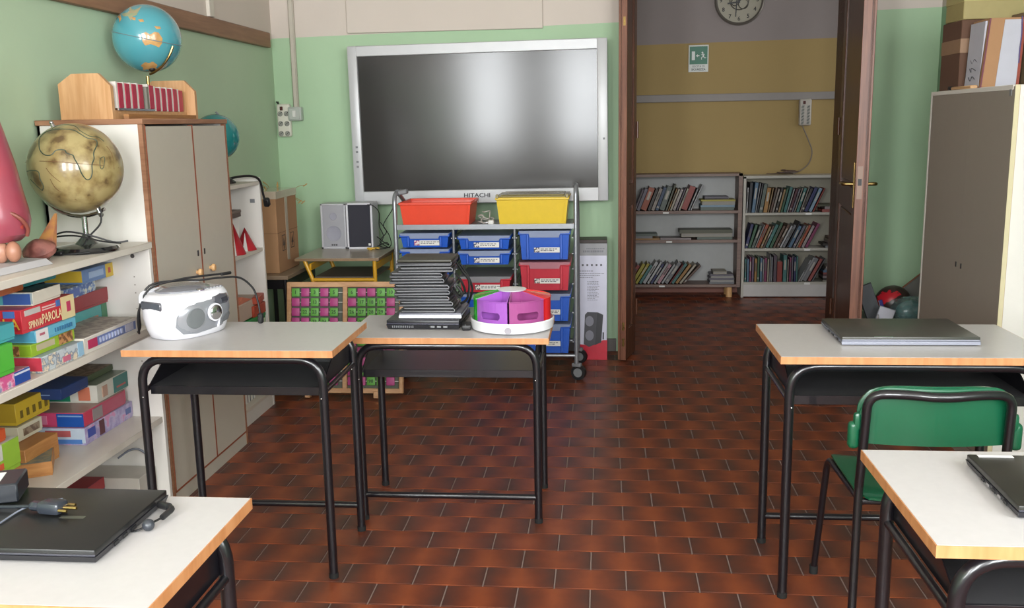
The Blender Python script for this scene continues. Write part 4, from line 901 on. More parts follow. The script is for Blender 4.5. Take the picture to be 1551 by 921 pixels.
# ------------------------------------------------------------------ far low bookcase behind the cupboard
FX, fy0, fy1 = -1.745, 4.20, 4.79
t = thing('low_bookcase', 'white open bookcase between the tall cupboard and the corner carton', 'bookcase', (-1.90, 4.5, 0))
part('side_panel', MB().b6(XL+.004, FX, fy1-.018, fy1, 0, 1.205, .001), M_white, t)
part('side_panel', MB().b6(XL+.004, FX, fy0, fy0+.018, 0, 1.205, .001), M_white, t)
part('back_panel', MB().b6(XL+.004, XL+.012, fy0, fy1, 0, 1.205), M_white, t)
for z in (1.185, .845, .40, .085):
    part('shelf_board', MB().b6(XL+.012, FX-.003, fy0+.018, fy1-.018, z-.018, z, .001), mat('cream_shelf_board', 'cfc8bd', .4, var=.03), t)
part('plinth', MB().b6(FX-.02, FX-.003, fy0+.018, fy1-.018, 0, .067), M_white, t)
part('name_sticker', MB().b6(-1.80, -1.775, fy1-.0188, fy1-.0178, 1.075, 1.095), M_grey, t)
gt = Vector((-1.885, 4.60, 1.395+.015)); TR = .112
t = thing('teal_globe', 'teal globe half hidden behind the tall cupboard, on the low bookcase', 'globe', (gt.x, gt.y, 1.186))
part('ball', MB().sphere(gt, TR, 36, 0, 22), mat('teal_ocean', '237f80', .25, var=.12, scale=6, coat=.5), t)
part('support_arm', MB().tube([gt+Vector((math.cos(a)*.3, math.cos(a)*.2, math.sin(a)))*(TR+.012) for a in [(-95+k*22)*PI/180 for k in range(9)]], .004, 8), M_grey, t)
part('base', MB().lathe([(.06, 0), (.062, .006), (.03, .03), (.012, .09), (.01, .118), (0, .12)], (gt.x+.02, gt.y, 1.186), 24), M_blackmat, t)
mb = MB().tube(smooth_path([(-1.85, 4.55, 1.20), (-1.80, 4.60, 1.215), (-1.76, 4.70, 1.215), (-1.735, 4.75, 1.19), (-1.732, 4.78, 1.12), (-1.728, 4.79, 1.085)], 6), .006, 8)
mb.box((-1.722, 4.80, 1.075), (.03, .03, .045), Matrix.Rotation(.3, 3, 'X'), .006)
solo('hanging_cable', mb, M_cable, 'black cable with plug hanging over the top corner of the low white bookcase', 'cable')
t = thing('desk_telephone', 'small black device behind the cable on top of the low bookcase', 'device', (-1.86, 4.50, 1.186))
part('device_body', MB().b6(-1.90, -1.80, 4.45, 4.56, 1.1865, 1.215, .006), M_cable, t)
part('device_button', MB().b6(-1.87, -1.83, 4.48, 4.53, 1.2145, 1.22, .002), M_grey, t)
random.seed(11)
t = thing('dry_grass_bunch', 'dry straw-coloured plant drooping behind the corner carton', 'dried plant', (-1.93, 5.05, 1.10))
stems = MB(); ears = MB()
for k in range(26):
    a = random.uniform(-1, 1); b = random.uniform(-.6, .6)
    p0 = Vector((-1.965+a*.03, 5.66+b*.05, .96)); tip = p0+Vector((a*.10+.06, b*.1-.12, .05+.12*random.random()))
    stems.tube(smooth_path([p0, (p0+tip)/2+Vector((0, 0, .05)), tip], 3), .0016, 4)
    ears.box(tip, (.006, .006, .03), Matrix.Rotation(a, 3, 'Y'), .002)
part('stems', stems, C('a8844c', .8), t)['kind'] = 'stuff'
part('seed_heads', ears, C('b8965c', .8), t)['kind'] = 'stuff'
t['label'] = 'dry straw-coloured grass bunch showing behind the top of the corner carton'
t = thing('floor_vase', 'dark vase holding the dry grass, hidden behind the corner carton', 'vase', (-1.965, 5.66, .641))
part('vase_body', MB().lathe([(.03, .0), (.05, .05), (.055, .15), (.03, .27), (.034, .33), (0, .33)], (-1.965, 5.66, .641), 20), C('4c3a30'), t)
# items on its boards
t = thing('grey_box', 'flat dark grey box on the second board of the low white bookcase', 'box', (-1.84, 4.5, .95))
for z0_, z1_, c_ in ((.8455, .99, 'c9c6c2'),):
    pass
part('box_body', MB().b6(-1.93, -1.77, 4.36, 4.56, 1.025, 1.055, .003), C('5a504a'), t)
part('box_lid', MB().b6(-1.932, -1.768, 4.358, 4.562, 1.045, 1.060, .003), C('6d625a'), t)
t = thing('white_carton', 'white carton under the flat grey box in the low bookcase', 'carton', (-1.87, 4.5, .8455))
part('box_body', MB().b6(-1.96, -1.80, 4.38, 4.60, .8455, 1.022, .004), M_paper, t)
part('red_print', MB().b6(-1.8002, -1.7985, 4.42, 4.50, .93, .985, .0), C('b02430'), t)
t = thing('paper_bowl', 'small white crumpled paper on the flat grey box', 'paper', (-1.83, 4.5, 1.061))
part('paper_ball', MB().sphere((-1.82, 4.47, 1.085), .024, 10, 0, 7, (1.4, 1.2, .9)), M_paper, t)
def cone_dec(x, y, h, label):
    t = thing('paper_cone', label, 'cone', (x, y, .8455), 0, 'red and white cones')
    part('red_cone', MB().lathe([(.055, 0), (.0, h)], (x, y, .8455), 20), C('b01c2a', .4), t)
    part('white_flame', MB().prism([(x-.03, .8455), (x-.008, .8455), (x-.018, .8455+h*.7)], y-.056, y-.052).prism([(x+.005, .8455), (x+.03, .8455), (x+.02, .8455+h*.8)], y-.056, y-.052), M_paper, t)
cone_dec(-1.792, 4.50, .155, 'red and white paper cone at the front of the low white bookcase')
cone_dec(-1.800, 4.67, .115, 'smaller red and white paper cone beside the far side panel')
t = thing('paper_stack', 'stack of orange-edged white papers on the middle of the low bookcase', 'paper stack', (-1.83, 4.55, .50))
part('sheets', MB().b6(-1.98, -1.765, 4.38, 4.76, .512, .600, .003), mat('paper_edges', 'b9a596', .7, bump=.3, bscale=300), t)
part('binding', MB().b6(-1.78, -1.752, 4.60, 4.768, .508, .565, .004).box((-1.765, 4.70, .59), (.04, .16, .035), Matrix.Rotation(.2, 3, 'Z'), .003), C('a8432c'), t)
part('loose_sheet', MB().prism([(4.45, .600), (4.62, .602), (4.50, .632)], -1.93, -1.77, 'x'), C('c87860'), t)
t = thing('green_box', 'green box under the papers in the low white bookcase', 'box', (-1.85, 4.6, .4005))
part('box_body', MB().b6(-1.98, -1.756, 4.50, 4.765, .4005, .495, .003), C('1f7a3c'), t)
part('label_patch', MB().b6(-1.7565, -1.755, 4.72, 4.755, .41, .48), C('c9d8b8'), t)
part('box_lid', MB().b6(-1.982, -1.754, 4.498, 4.767, .49, .507, .003), C('2a8a48'), t)
random.seed(2)
yy = 4.40
for k, (c_, th) in enumerate((('3a4048', .03), ('b5b0ac', .03), ('2c2f38', .045), ('4a2c2c', .03), ('2f3640', .035), ('6c7480', .03))):
    t = thing('ring_binder', ('dark', 'pale grey', 'black', 'maroon', 'charcoal', 'blue-grey')[k]+' folder standing on the bottom board of the low bookcase', 'folder', (-1.88, yy+th/2, .0855), 0, 'folders in the low bookcase')
    part('cover', MB().b6(-2.0, -1.785, yy, yy+th-.002, .0855, .0855+.2+.02*(k % 2), .002), C(c_), t)
    part('pages', MB().b6(-1.99, -1.783, yy+.004, yy+th-.006, .0865, .0855+.19), M_paper, t)
    yy += th+.004
# ================================================================== SCHOOL DESKS
def bracket_path(x0, x1, y, zt, zb=0.0, rad=.075, n=7):
    return rnd([(x0, y, zb), (x0, y, zt), (x1, y, zt), (x1, y, zb)], rad, n)
def desk(label, x0, x1, y0, y1, zt, inset=.045, yi=.035, stretch='back', r=.0145, cap=True, top=None):
    t = thing('school_desk', label, 'desk', ((x0+x1)/2, (y0+y1)/2, 0), 0, 'school desks with grey tops and black frames')
    part('desktop', MB().b6(x0+.002, x1-.002, y0+.002, y1-.002, zt-.022, zt, 0), M_desk, t)
    e = .0025
    part('beech_edging', MB().b6(x0, x1, y0, y0+e, zt-.022, zt-.0006).b6(x0, x1, y1-e, y1, zt-.022, zt-.0006).b6(x0, x0+e, y0+e, y1-e, zt-.022, zt-.0006).b6(x1-e, x1, y0+e, y1-e, zt-.022, zt-.0006), M_deskedge, t)
    lx0, lx1, ly0, ly1 = x0+inset, x1-inset, y0+yi, y1-yi; ztb = zt-.022-r
    # each leg continues as half of the bent bar under the top
    for y in (ly0, ly1):
        xm = (lx0+lx1)/2
        part('leg', MB().tube(rnd([(lx0, y, .012), (lx0, y, ztb), (xm, y, ztb)], .085, 8), r, 14), M_black, t)
        part('leg', MB().tube(rnd([(lx1, y, .012), (lx1, y, ztb), (xm, y, ztb)], .085, 8), r, 14), M_black, t)
        for x in (lx0, lx1): part('foot_cap', MB().cyl((x, y, 0), (x, y, .018), r+.0008, seg=14), M_rubber, t)
    ys = {'back': ly1, 'front': ly0}[stretch]
    part('stretcher', MB().cyl((lx0, ys, .098), (lx1, ys, .098), .0115, seg=12), M_black, t)
    # book tray: folded sheet with side cheeks
    a, b = lx0+r*.8, lx1-r*.8; tz = zt-.135
    part('book_tray', (lambda m_: m_ if stretch == 'front' else m_.b6(a, b, ly1-.006, ly1-.003, tz, zt-.055))(MB().b6(a, b, ly0+.03, ly1-.004, tz-.002, tz, 0)), mat('black_sheet_steel', '3c3c3e', .3, var=.1), t)
    part('tray_lip', MB().b6(a, b, ly0+.026, ly0+.030, tz-.026, tz+.002, .001), M_black, t)
    part('tray_cheek', MB().prism([(ly0+.01, tz), (ly1, tz), (ly1, zt-.06), (ly0+.16, zt-.06)], a-.002, a+.001, 'x'), M_black, t)
    part('tray_cheek', MB().prism([(ly0+.01, tz), (ly1, tz), (ly1, zt-.06), (ly0+.16, zt-.06)], b-.001, b+.002, 'x'), M_black, t)
    for x in (lx0, lx1): part('side_bar', MB().cyl((x, ly0, tz-.008), (x, ly1, tz-.008), .009, seg=10), M_black, t)
    for x, s in ((lx0, 1), (lx1, -1)):
        for y in (ly0, ly1): part('rivet', MB().sphere((x+s*r*.3, y-r*.96, zt-.16), .0035, 8, 0, 5), M_chrome, t)
    return t
T1 = .770
desk('school desk holding the silver boombox, left of centre', -1.515, -.832, 2.812, 3.252, T1)
T2 = .705
desk('school desk holding the laptop stack and coloured caddy, in front of the trolley', -.935, -.190, 3.285, 3.700, T2, stretch='front', inset=.046)
desk('school desk at right carrying the closed silver-edged laptop, behind the green chair', .515, 1.292, 2.765, 3.230, T1, inset=.035)
desk('school desk in the lower right corner with a black laptop', .535, 1.255, 1.500, 1.962, T1, inset=.05)
desk('school desk in the lower left corner with a black laptop and charger', -1.38, -.655, 1.222, 1.642, T1, inset=.045)

# ------------------------------------------------------------------ laptops
def laptop(label, x, y, z, wd, dp, h, rz=0., lidc='1f2022', basec='1a1a1c', rimc='3a3b40', name='laptop', grp=None, ports=True, strip=None, badge=True):
    t = thing(name, label, 'laptop', (x, y, z), rz, grp)
    P = lambda nm, mb, m, par=None: part(nm, mb, m, par or t, world=False)
    a, b = wd/2, dp/2
    P('base', MB().hexa([(-a+.004, -b+.006, .003), (a-.004, -b+.006, .003), (a-.004, b-.004, .003), (-a+.004, b-.004, .003)], [(-a, -b, h*.55), (a, -b, h*.55), (a, b, h*.55), (-a, b, h*.55)]), C(basec, .4))
    l = P('lid', MB().b6(-a+.001, a-.001, -b+.001, b-.003, h*.56, h, .0025, seg=2), C(lidc, .32))
    P('lid_rim', MB().b6(-a+.0015, a-.0015, -b+.0005, b-.004, h*.56, h*.72, .001), C(rimc, .25), l)
    P('hinge', MB().cyl((-a*.7, b-.003, h*.62), (-a*.45, b-.003, h*.62), .006).cyl((a*.45, b-.003, h*.62), (a*.7, b-.003, h*.62), .006), M_blackmat)
    if ports:
        for k in range(5): P('port', MB().b6(-a-.0006, -a+.001, -b+.05+k*.028, -b+.065+k*.028, h*.22, h*.45), M_chrome if k % 2 else M_blackmat)
        for k in range(3): P('port', MB().b6(a-.001, a+.0006, -b+.06+k*.03, -b+.075+k*.03, h*.22, h*.45), M_blackmat)
        for sx in (-1, 1):
            for sy in (-1, 1): P('rubber_foot', MB().cyl((sx*(a-.03), sy*(b-.03), 0), (sx*(a-.03), sy*(b-.03), .004), .008, seg=10), M_rubber)
    if strip: P('front_strip', MB().b6(-a, a, -b-.001, -b+.002, h*.1, h*.5, .0008), C(strip, .25))
    return t, P, l
t, P, l = laptop('closed black laptop with silver front edge on the right-hand desk behind the chair', .924, 3.055, T1, .405, .285, .027, .0, '3b3b36', '6c6e7a', '8d8f9c', strip='8a8c9a')
P('latch', MB().b6(-.108, -.050, -.1455, -.135, .0262, .0278, .0006), M_chrome, l)
t, P, l = laptop('closed black laptop with white sticker on the lower right corner desk', .885, 1.735, T1, .355, .265, .026, -.03, '24241f', '1e1e24', '34343e')
P('sticker', MB().b6(-.160, -.095, .112, .124, .0262, .0268), M_paper, l)
t, P, l = laptop('large closed black laptop under the charger on the lower left corner desk', -1.005, 1.482, T1, .405, .262, .026, .0, '1b1b1b', '202024', '3c3c44')
P('badge_print', MB().b6(.072, .116, -.010, .0, .0261, .0264), mat('grey_print', '4a4c44', .3), l)
# charger on it: two-core lead, three-pin plug
zc = T1+.0265
t = thing('power_charger', 'black plug and lead lying across the lower left laptop', 'charger', (-.99, 1.47, zc))
part('plug_body', MB().box((-.955, 1.492, zc+.012), (.045, .032, .022), Matrix.Rotation(-.1, 3, 'Z'), .007, 0, 2).box((-.985, 1.495, zc+.011), (.03, .02, .016), Matrix.Rotation(-.1, 3, 'Z'), .006), mat('smoky_plug', '2c3038', .25), t)
for dy, ln in ((.014, .016), (0, .026), (-.014, .016)): part('plug_pin', MB().cyl((-.934, 1.489+dy, zc+.012), (-.934+ln, 1.487+dy, zc+.012), .0028, seg=8), M_brass, t)
part('lead', MB().tube(smooth_path([(-.99, 1.497, zc+.010), (-1.05, 1.50, zc+.006), (-1.12, 1.505, zc+.004), (-1.22, 1.50, zc+.004)], 5), .0032, 8), mat('black_cable_shiny', '20242c', .3), t)
part('lead', MB().tube(smooth_path([(-.945, 1.508, zc+.020), (-.985, 1.508, zc+.012), (-1.015, 1.495, zc+.004), (-1.02, 1.44, zc+.002), (-1.02, 1.385, zc+.002), (-1.04, 1.345, zc-.008), (-1.09, 1.30, T1+.004), (-1.12, 1.25, T1+.003)], 6), .0016, 8), mat('grey_cable', '6f7480', .5), t)
t = thing('ferrite_lead', 'short black lead with round ferrite bead at the right side of the lower left laptop', 'cable', (-.775, 1.55, T1))
part('connector', MB().cyl((-.80, 1.572, T1+.012), (-.776, 1.558, T1+.014), .007).tube(rnd([(-.776, 1.558, T1+.014), (-.766, 1.55, T1+.014), (-.772, 1.52, T1+.010)], .01), .0055, 8), M_blackmat, t)
part('bead', MB().sphere((-.781, 1.487, T1+.0105), .0105, 16, 0, 10, (1, 1.05, 1)), mat('dark_bead', '33363c', .35), t)
part('thin_lead', MB().tube(smooth_path([(-.772, 1.52, T1+.010), (-.778, 1.50, T1+.010), (-.784, 1.487, T1+.008), (-.80, 1.478, T1+.003), (-.812, 1.478, T1+.003)], 4), .002, 6), M_cable, t)
t = thing('small_device_box', 'small black box with white label on the lower left laptop, cut by the frame', 'box', (-1.10, 1.545, zc))
part('box_body', MB().box((-1.105, 1.555, zc+.019), (.10, .085, .036), Matrix.Rotation(.35, 3, 'Z'), .003), C('22252a', .35), t)
part('label_patch', MB().box((-1.115, 1.55, zc+.0378), (.06, .05, .0008), Matrix.Rotation(.35, 3, 'Z')), M_paper, t)
part('side_print', MB().box((-1.0582, 1.5705, zc+.018), (.0008, .06, .02), Matrix.Rotation(.35, 3, 'Z')), C('4c5650'), t)

# stack of laptops on the middle desk: silver-edged base laptop, then closed tablets/netbooks
random.seed(21)
t, P, l = laptop('wide black laptop with vented front at the bottom of the stack', -.660, 3.545, T2, .275, .255, .036, -.03, '232327', '202024', '3c3c48', 'laptop', 'stacked laptops')
for k in range(12): P('vent', MB().b6(-.115+k*.007, -.112+k*.007, -.1285, -.126, .008, .016), M_grey)
for k in range(3): P('port', MB().b6(.03+k*.024, .045+k*.024, -.1285, -.126, .009, .016), M_grey)
z = T2+.0365
t, P, l = laptop('bright silver-edged laptop, second from the bottom of the stack', -.640, 3.555, z, .236, .22, .023, .0, '5a5a66', 'c8c8d4', 'd9d9e2', 'laptop', 'stacked laptops', False, strip='d6d6e0')
z += .0235
stk = [(-.644, -.02, 'thin grey-rimmed black netbook, third from the bottom of the stack', .202), (-.658, .03, 'netbook, fourth from the bottom, its rim bent pale', .204), (-.665, -.03, 'netbook, fifth from the bottom of the stack', .204),
       (-.672, .05, 'netbook, sixth from the bottom, shifted left', .208), (-.668, -.01, 'netbook, fifth from the top of the stack', .21), (-.690, .04, 'netbook, fourth from the top, sticking out at the left', .205),
       (-.688, -.02, 'netbook, third from the top, sticking out at the left', .20), (-.654, .03, 'netbook, second from the top of the stack', .204)]
for i, (x, rz, lab, wd) in enumerate(stk):
    h = .0215
    dy = random.uniform(-.008, .008)
    t = thing('netbook', lab, 'laptop', (x, 3.53+dy, z), rz, 'stacked laptops')
    P = lambda nm, mb, m, par=None: part(nm, mb, m, par or t, world=False)
    a, b = wd/2, .085
    P('base', MB().b6(-a, a, -b, b, .0008, .0095, .003, seg=2), C('35353a', .35))
    l = P('lid', MB().b6(-a+.003, a-.006, -b+.004, b, .0125, h-.0008, .003, seg=2), C('2c2c2e', .35))
    P('pale_rim', MB().tube(rnd([(-a+.001, b*.6, .0042), (-a+.001, -b-.0005, .0042), (a-.001, -b-.0005, .0042), (a-.001, -b-.0005, .0165), (a-.02, -b+.001, .0165), (-a+.012, -b+.001, .0165)], .006, 3), .0015, 6), mat('pale_grey_rim', '77787d', .4))
    P('hinge_gap', MB().b6(-a+.012, a-.012, -b+.012, b-.004, .009, .013), M_blackmat)
    z += h
t = thing('netbook', 'thick black netbook lying on top of the stack', 'laptop', (-.658, 3.545, z), .0, 'stacked laptops')
part('base', MB().b6(-.106, .100, -.085, .10, .0008, .012, .004, seg=2), C('35353a', .35), t, world=False)
l = part('lid', MB().b6(-.104, .102, -.083, .10, .0135, .024, .004, seg=2), C('38372f', .45), t, world=False)
part('pale_rim', MB().tube(rnd([(-.105, .05, .0035), (-.105, -.0855, .0035), (.101, -.0855, .0035), (.101, -.0855, .016)], .006, 3), .0015, 6), mat('pale_grey_rim', '77787d', .4), t, world=False)
ztop = z+.024
mb = MB()
for pts in (((-.548, 3.50, T2+.20), (-.525, 3.49, T2+.17), (-.515, 3.50, T2+.13), (-.54, 3.49, T2+.12), (-.555, 3.48, T2+.15)),
            ((-.55, 3.54, T2+.235), (-.53, 3.55, T2+.20), (-.505, 3.55, T2+.16), (-.51, 3.53, T2+.10), (-.53, 3.50, T2+.085)),
            ((-.555, 3.47, T2+.14), (-.53, 3.46, T2+.115), (-.52, 3.47, T2+.13), (-.54, 3.48, T2+.155)),
            ((-.545, 3.60, T2+.22), (-.515, 3.60, T2+.17), (-.50, 3.60, T2+.12), (-.515, 3.58, T2+.07))):
    mb.tube(smooth_path(pts, 6), .005, 6)
solo('laptop_leads', mb, M_cable, 'black leads bunched down the right side of the laptop stack', 'cable')
t = thing('computer_mouse', 'small black mouse-like gadget between the laptop stack and the caddy', 'mouse', (-.505, 3.44, T2))
part('shell', MB().box((-.503, 3.44, T2+.011), (.034, .075, .021), Matrix.Rotation(.12, 3, 'Z'), .006, 0, 2), M_blackmat, t)
part('button_gap', MB().box((-.503, 3.412, T2+.0212), (.003, .018, .001), Matrix.Rotation(.12, 3, 'Z')), M_grey, t)

# ------------------------------------------------------------------ round caddy with coloured wedge boxes
ccx, ccy, CRR = -.335, 3.475, .150
t = thing('round_caddy', 'round white turntable caddy holding coloured wedge boxes on the middle desk', 'caddy', (ccx, ccy, T2))
M_wp = mat('white_plastic', 'dedee2', .35, var=.02)
part('turntable', MB().lathe([(.136, 0), (.152, .006), (.155, .038), (.151, .042), (.146, .012), (0, .010)], (ccx, ccy, T2), 56), M_wp, t)
part('finger_hole', MB().lathe([(0, 0), (.0125, 0), (.0125, .002), (0, .002)], (ccx-.002, ccy-.1535, T2+.018), 20, rot=Matrix.Rotation(PI/2, 3, 'X')), mat('pale_hole', '9c98a0', .6), t)
part('hub', MB().lathe([(.014, .01), (.014, .135), (.052, .1415), (.054, .145), (.0, .150)], (ccx, ccy, T2), 30), M_wp, t)
def wedge(a0, a1, col, label, hole=True):
    """open-topped wedge tub with thin walls, sloped shoulders and an oval grip in the curved face"""
    t = thing('wedge_tub', label, 'tub', (ccx, ccy, T2+.012), 0, 'coloured wedge tubs in the round caddy')
    n = 10; R0, R1 = .040, .143; zb, zo, zi = T2+.013, T2+.118, T2+.140; th = .003
    m = mat('clear_coloured_'+col, col, .25, var=.04, coat=.3)
    g = .012
    def pt(r, k, z): a = a0+(a1-a0)*k/n; return Vector((ccx+r*math.cos(a), ccy+r*math.sin(a), z))
    mb = MB()      # outer curved wall with grip opening in the middle cells
    lv = [zb, zb+.040, zb+.066, zo]
    for k in range(n):
        for q in range(3):
            if hole and q == 1 and 2 <= k <= 7: continue
            A = [pt(R1-th, k, lv[q]), pt(R1, k, lv[q]), pt(R1, k+1, lv[q]), pt(R1-th, k+1, lv[q])]; B = [pt(R1-th, k, lv[q+1]), pt(R1, k, lv[q+1]), pt(R1, k+1, lv[q+1]), pt(R1-th, k+1, lv[q+1])]
            mb.hexa(A, B)
    part('curved_wall', mb, m, t)
    if hole:
        mb = MB()
        for k, e in ((2, 1), (7, -1)):
            ka = k if e > 0 else k+1
            for za, zb_ in ((lv[1], lv[1]+.007), (lv[2]-.007, lv[2])):
                A = [pt(R1-th, ka, za), pt(R1, ka, za), pt(R1, ka+e*.4, za if za == lv[1] else za+.006), pt(R1-th, ka+e*.4, za if za == lv[1] else za+.006)]
                B = [pt(R1-th, ka, zb_), pt(R1, ka, zb_), pt(R1, ka+e*.4, zb_-.006 if za == lv[1] else zb_), pt(R1-th, ka+e*.4, zb_-.006 if za == lv[1] else zb_)]
                mb.hexa(A, B)
        part('grip_corner', mb, m, t)
    mb = MB()
    for k, s in ((0, 1), (n, -1)):
        a = a0 if k == 0 else a1; off = Vector((-math.sin(a), math.cos(a), 0))*th*s
        P0, P1 = pt(R0, k, 0), pt(R1, k, 0)
        def Z(v, z): return Vector((v.x, v.y, z))
        mb.hexa([Z(P0, zb), Z(P1, zb), Z(P1+off, zb), Z(P0+off, zb)], [Z(P0, zi), Z(P1, zo), Z(P1+off, zo), Z(P0+off, zi)])
    part('side_wall', mb, m, t)
    mb = MB()
    for k in range(n): mb.hexa([pt(R0, k, zb), pt(R0+th, k, zb), pt(R0+th, k+1, zb), pt(R0, k+1, zb)], [pt(R0, k, zi), pt(R0+th, k, zi), pt(R0+th, k+1, zi), pt(R0, k+1, zi)])
    part('inner_wall', mb, m, t)
    mb = MB()
    for k in range(n): mb.hexa([pt(R0, k, zb), pt(R1, k, zb), pt(R1, k+1, zb), pt(R0, k+1, zb)], [pt(R0, k, zb+.003), pt(R1, k, zb+.003), pt(R1, k+1, zb+.003), pt(R0, k+1, zb+.003)])
    part('floor_plate', mb, m, t)
    part('rim_lip', MB().tube([pt(R0, 0, zi), pt(R1, 0, zo)]+[pt(R1, k, zo) for k in range(1, n)]+[pt(R1, n, zo), pt(R0, n, zi)], .0022, 6), m, t)
    if not hole:
        mb = MB()
        for k in range(n): mb.hexa([pt(R0, k, zi-.004), pt(R1, k, zo-.002), pt(R1, k+1, zo-.002), pt(R0, k+1, zi-.004)], [pt(R0, k, zi-.001), pt(R1, k, zo+.001), pt(R1, k+1, zo+.001), pt(R0, k+1, zi-.001)])
        part('sloped_cover', mb, m, t)
D = PI/180
wedge(-148*D, -92*D, '9a58b4', 'translucent violet wedge tub at the front left of the round caddy')
wedge(-89*D, -32*D, '9a4a84', 'translucent magenta wedge tub at the front right of the round caddy')
wedge(-28*D, 29*D, 'e02a30', 'bright red wedge tub at the right of the round caddy', False)
wedge(152*D, 208*D, '2cab2c', 'bright green wedge tub at the left of the round caddy', False)
wedge(33*D, 88*D, 'c82a34', 'dark red wedge tub at the back right of the round caddy', False)
wedge(92*D, 148*D, '2a8a70', 'teal wedge tub at the back left of the round caddy', False)

# ------------------------------------------------------------------ boombox
bx, by, bz = -1.405, 3.070, T1
t = thing('boombox', 'silver and white portable CD radio standing on the left desk', 'radio', (bx, by, bz), math.radians(66))
# local: x = along its width (to its own right), -y = its front, z up; a lozenge-shaped body
def BL(nm, mb, m, par=None, **k): return part(nm, mb, m, par or t, world=False, **k)
M_bw = mat('white_silver_plastic', 'e4e4ea', .3, var=.02, coat=.4); M_bs = mat('silver_plastic', 'a9abb2', .28, metal=.5); M_bd = mat('dark_translucent', '54555c', .2, coat=.6)
def outline(k=1.0, n=120):
    o = []
    for i in range(n):
        a = 2*PI*i/n; c, s = math.cos(a), math.sin(a); e = 2.6
        o.append((abs(c)**(2/e)*math.copysign(.148*k, c), abs(s)**(2/e)*math.copysign(.105*k, s)))
    return o
mb = MB(); rings = []
for z, k in ((0.0, .80), (.004, .86), (.03, .93), (.07, .99), (.105, 1.0), (.130, .97), (.145, .90), (.150, .84)):
    rings.append([mb.bm.verts.new((x, y, z)) for x, y in outline(k)])
for a, b in zip(rings, rings[1:]):
    n = len(a)
    for i in range(n): mb.bm.faces.new((a[i], a[(i+1) % n], b[(i+1) % n], b[i]))
mb.bm.faces.new(rings[0][::-1]); mb.bm.faces.new(rings[-1])
BL('body', mb, M_bw, angle=50)
def front(x, z, off=.0):      # point on the curved front face
    k = .93+(.07*min(1, max(0, (z-.03)/.05))) if z < .1 else 1.0-.10*max(0, (z-.105)/.04)
    e = 2.6; u = min(.999, abs(x)/(.148*k)); y = -(.105*k)*(1-u**e)**(1/e); return Vector((x, y-off, z))
def patch(pts, off, nm, m, par=None):
    """a shaped panel following the curved front"""
    cx = sum(p[0] for p in pts)/len(pts); cz = sum(p[1] for p in pts)/len(pts); mb = MB(); N = 6; rg = []
    c0 = mb.bm.verts.new(front(cx, cz, off))
    for j in range(1, N+1): rg.append([mb.bm.verts.new(front(cx+(p[0]-cx)*j/N, cz+(p[1]-cz)*j/N, off if j < N else off*.2)) for p in pts])
    n = len(pts)
    for k in range(n): mb.bm.faces.new((c0, rg[0][k], rg[0][(k+1) % n]))
    for a, b in zip(rg, rg[1:]):
        for k in range(n): mb.bm.faces.new((a[k], b[k], b[(k+1) % n], a[(k+1) % n]))
    return BL(nm, mb, m, par)
def ell(cx, cz, rx, rz_, n=28, a0=0): return [(cx+rx*math.cos(a0+2*PI*k/n), cz+rz_*math.sin(a0+2*PI*k/n)) for k in range(n)]
fp = patch([(-.115, .045), (-.095, .020), (-.05, .016), (0, .020), (.06, .024), (.105, .032), (.125, .055), (.133, .08), (.125, .110), (.10, .130), (.05, .128), (0, .124), (-.05, .122), (-.09, .108), (-.115, .08)], .0045, 'front_panel', mat('silver_front', '8f9298', .3, metal=.25))
patch(ell(-.060, .068, .052, .047), .006, 'speaker_ring', mat('speaker_ring', '9a9ca2', .3, metal=.3), fp)
patch(ell(-.056, .068, .038, .038), .0085, 'speaker_grille', mat('speaker_mesh', '6c7072', .6, bump=.6, bscale=900), fp)
k_ = front(.018, .078, .004)
kn = BL('tuning_knob', MB().lathe([(.024, 0), (.024, .010), (.020, .013), (0, .014)], (k_.x, k_.y-.003, k_.z), 28, rot=Matrix.Rotation(PI/2, 3, 'X')), M_chrome)
BL('knob_ring', MB().lathe([(.030, 0), (.030, .006), (.025, .007), (.025, 0)], (k_.x, k_.y-.003, k_.z), 28, rot=Matrix.Rotation(PI/2, 3, 'X')), M_bw, kn)
patch([(.015, .112), (.045, .098), (.085, .096), (.118, .108), (.105, .130), (.06, .134), (.02, .128)], .008, 'display_window', M_bd)
patch([(.05, .104), (.095, .104), (.095, .122), (.05, .120)], .010, 'display', C('3a3c44', .2))
patch([(.045, .03), (.10, .036), (.118, .055), (.105, .068), (.075, .062), (.055, .05)], .008, 'cassette_grille', mat('grey_grille', '66686c', .5))
patch([(.036, .022), (.040, .022), (.046, .055), (.042, .055)], .010, 'chrome_line', M_bw)
BL('cd_lid', MB().lathe([(0, .0), (.078, .0), (.078, .006), (.06, .014), (0, .018)], (.0, .012, .149), 36, sx=1.25), mat('smoked_silver_lid', '77787f', .2, coat=.6))
BL('top_button', MB().b6(-.012, .012, -.082, -.062, .148, .157, .003), M_chrome)
for i in range(5): BL('key', MB().b6(.035+i*.014, .046+i*.014, -.070, -.055, .148, .154, .002), M_bs)
BL('end_recess', MB().b6(-.1475, -.138, -.045, .05, .102, .130, .004), M_bd)
BL('handle', MB().tube(rnd([(-.135, .06, .12), (-.125, .07, .150), (0, .075, .156), (.125, .07, .150), (.135, .06, .12)], .04, 6), .007, 10), M_bw)
mb = MB(); Mt = wmat(t)
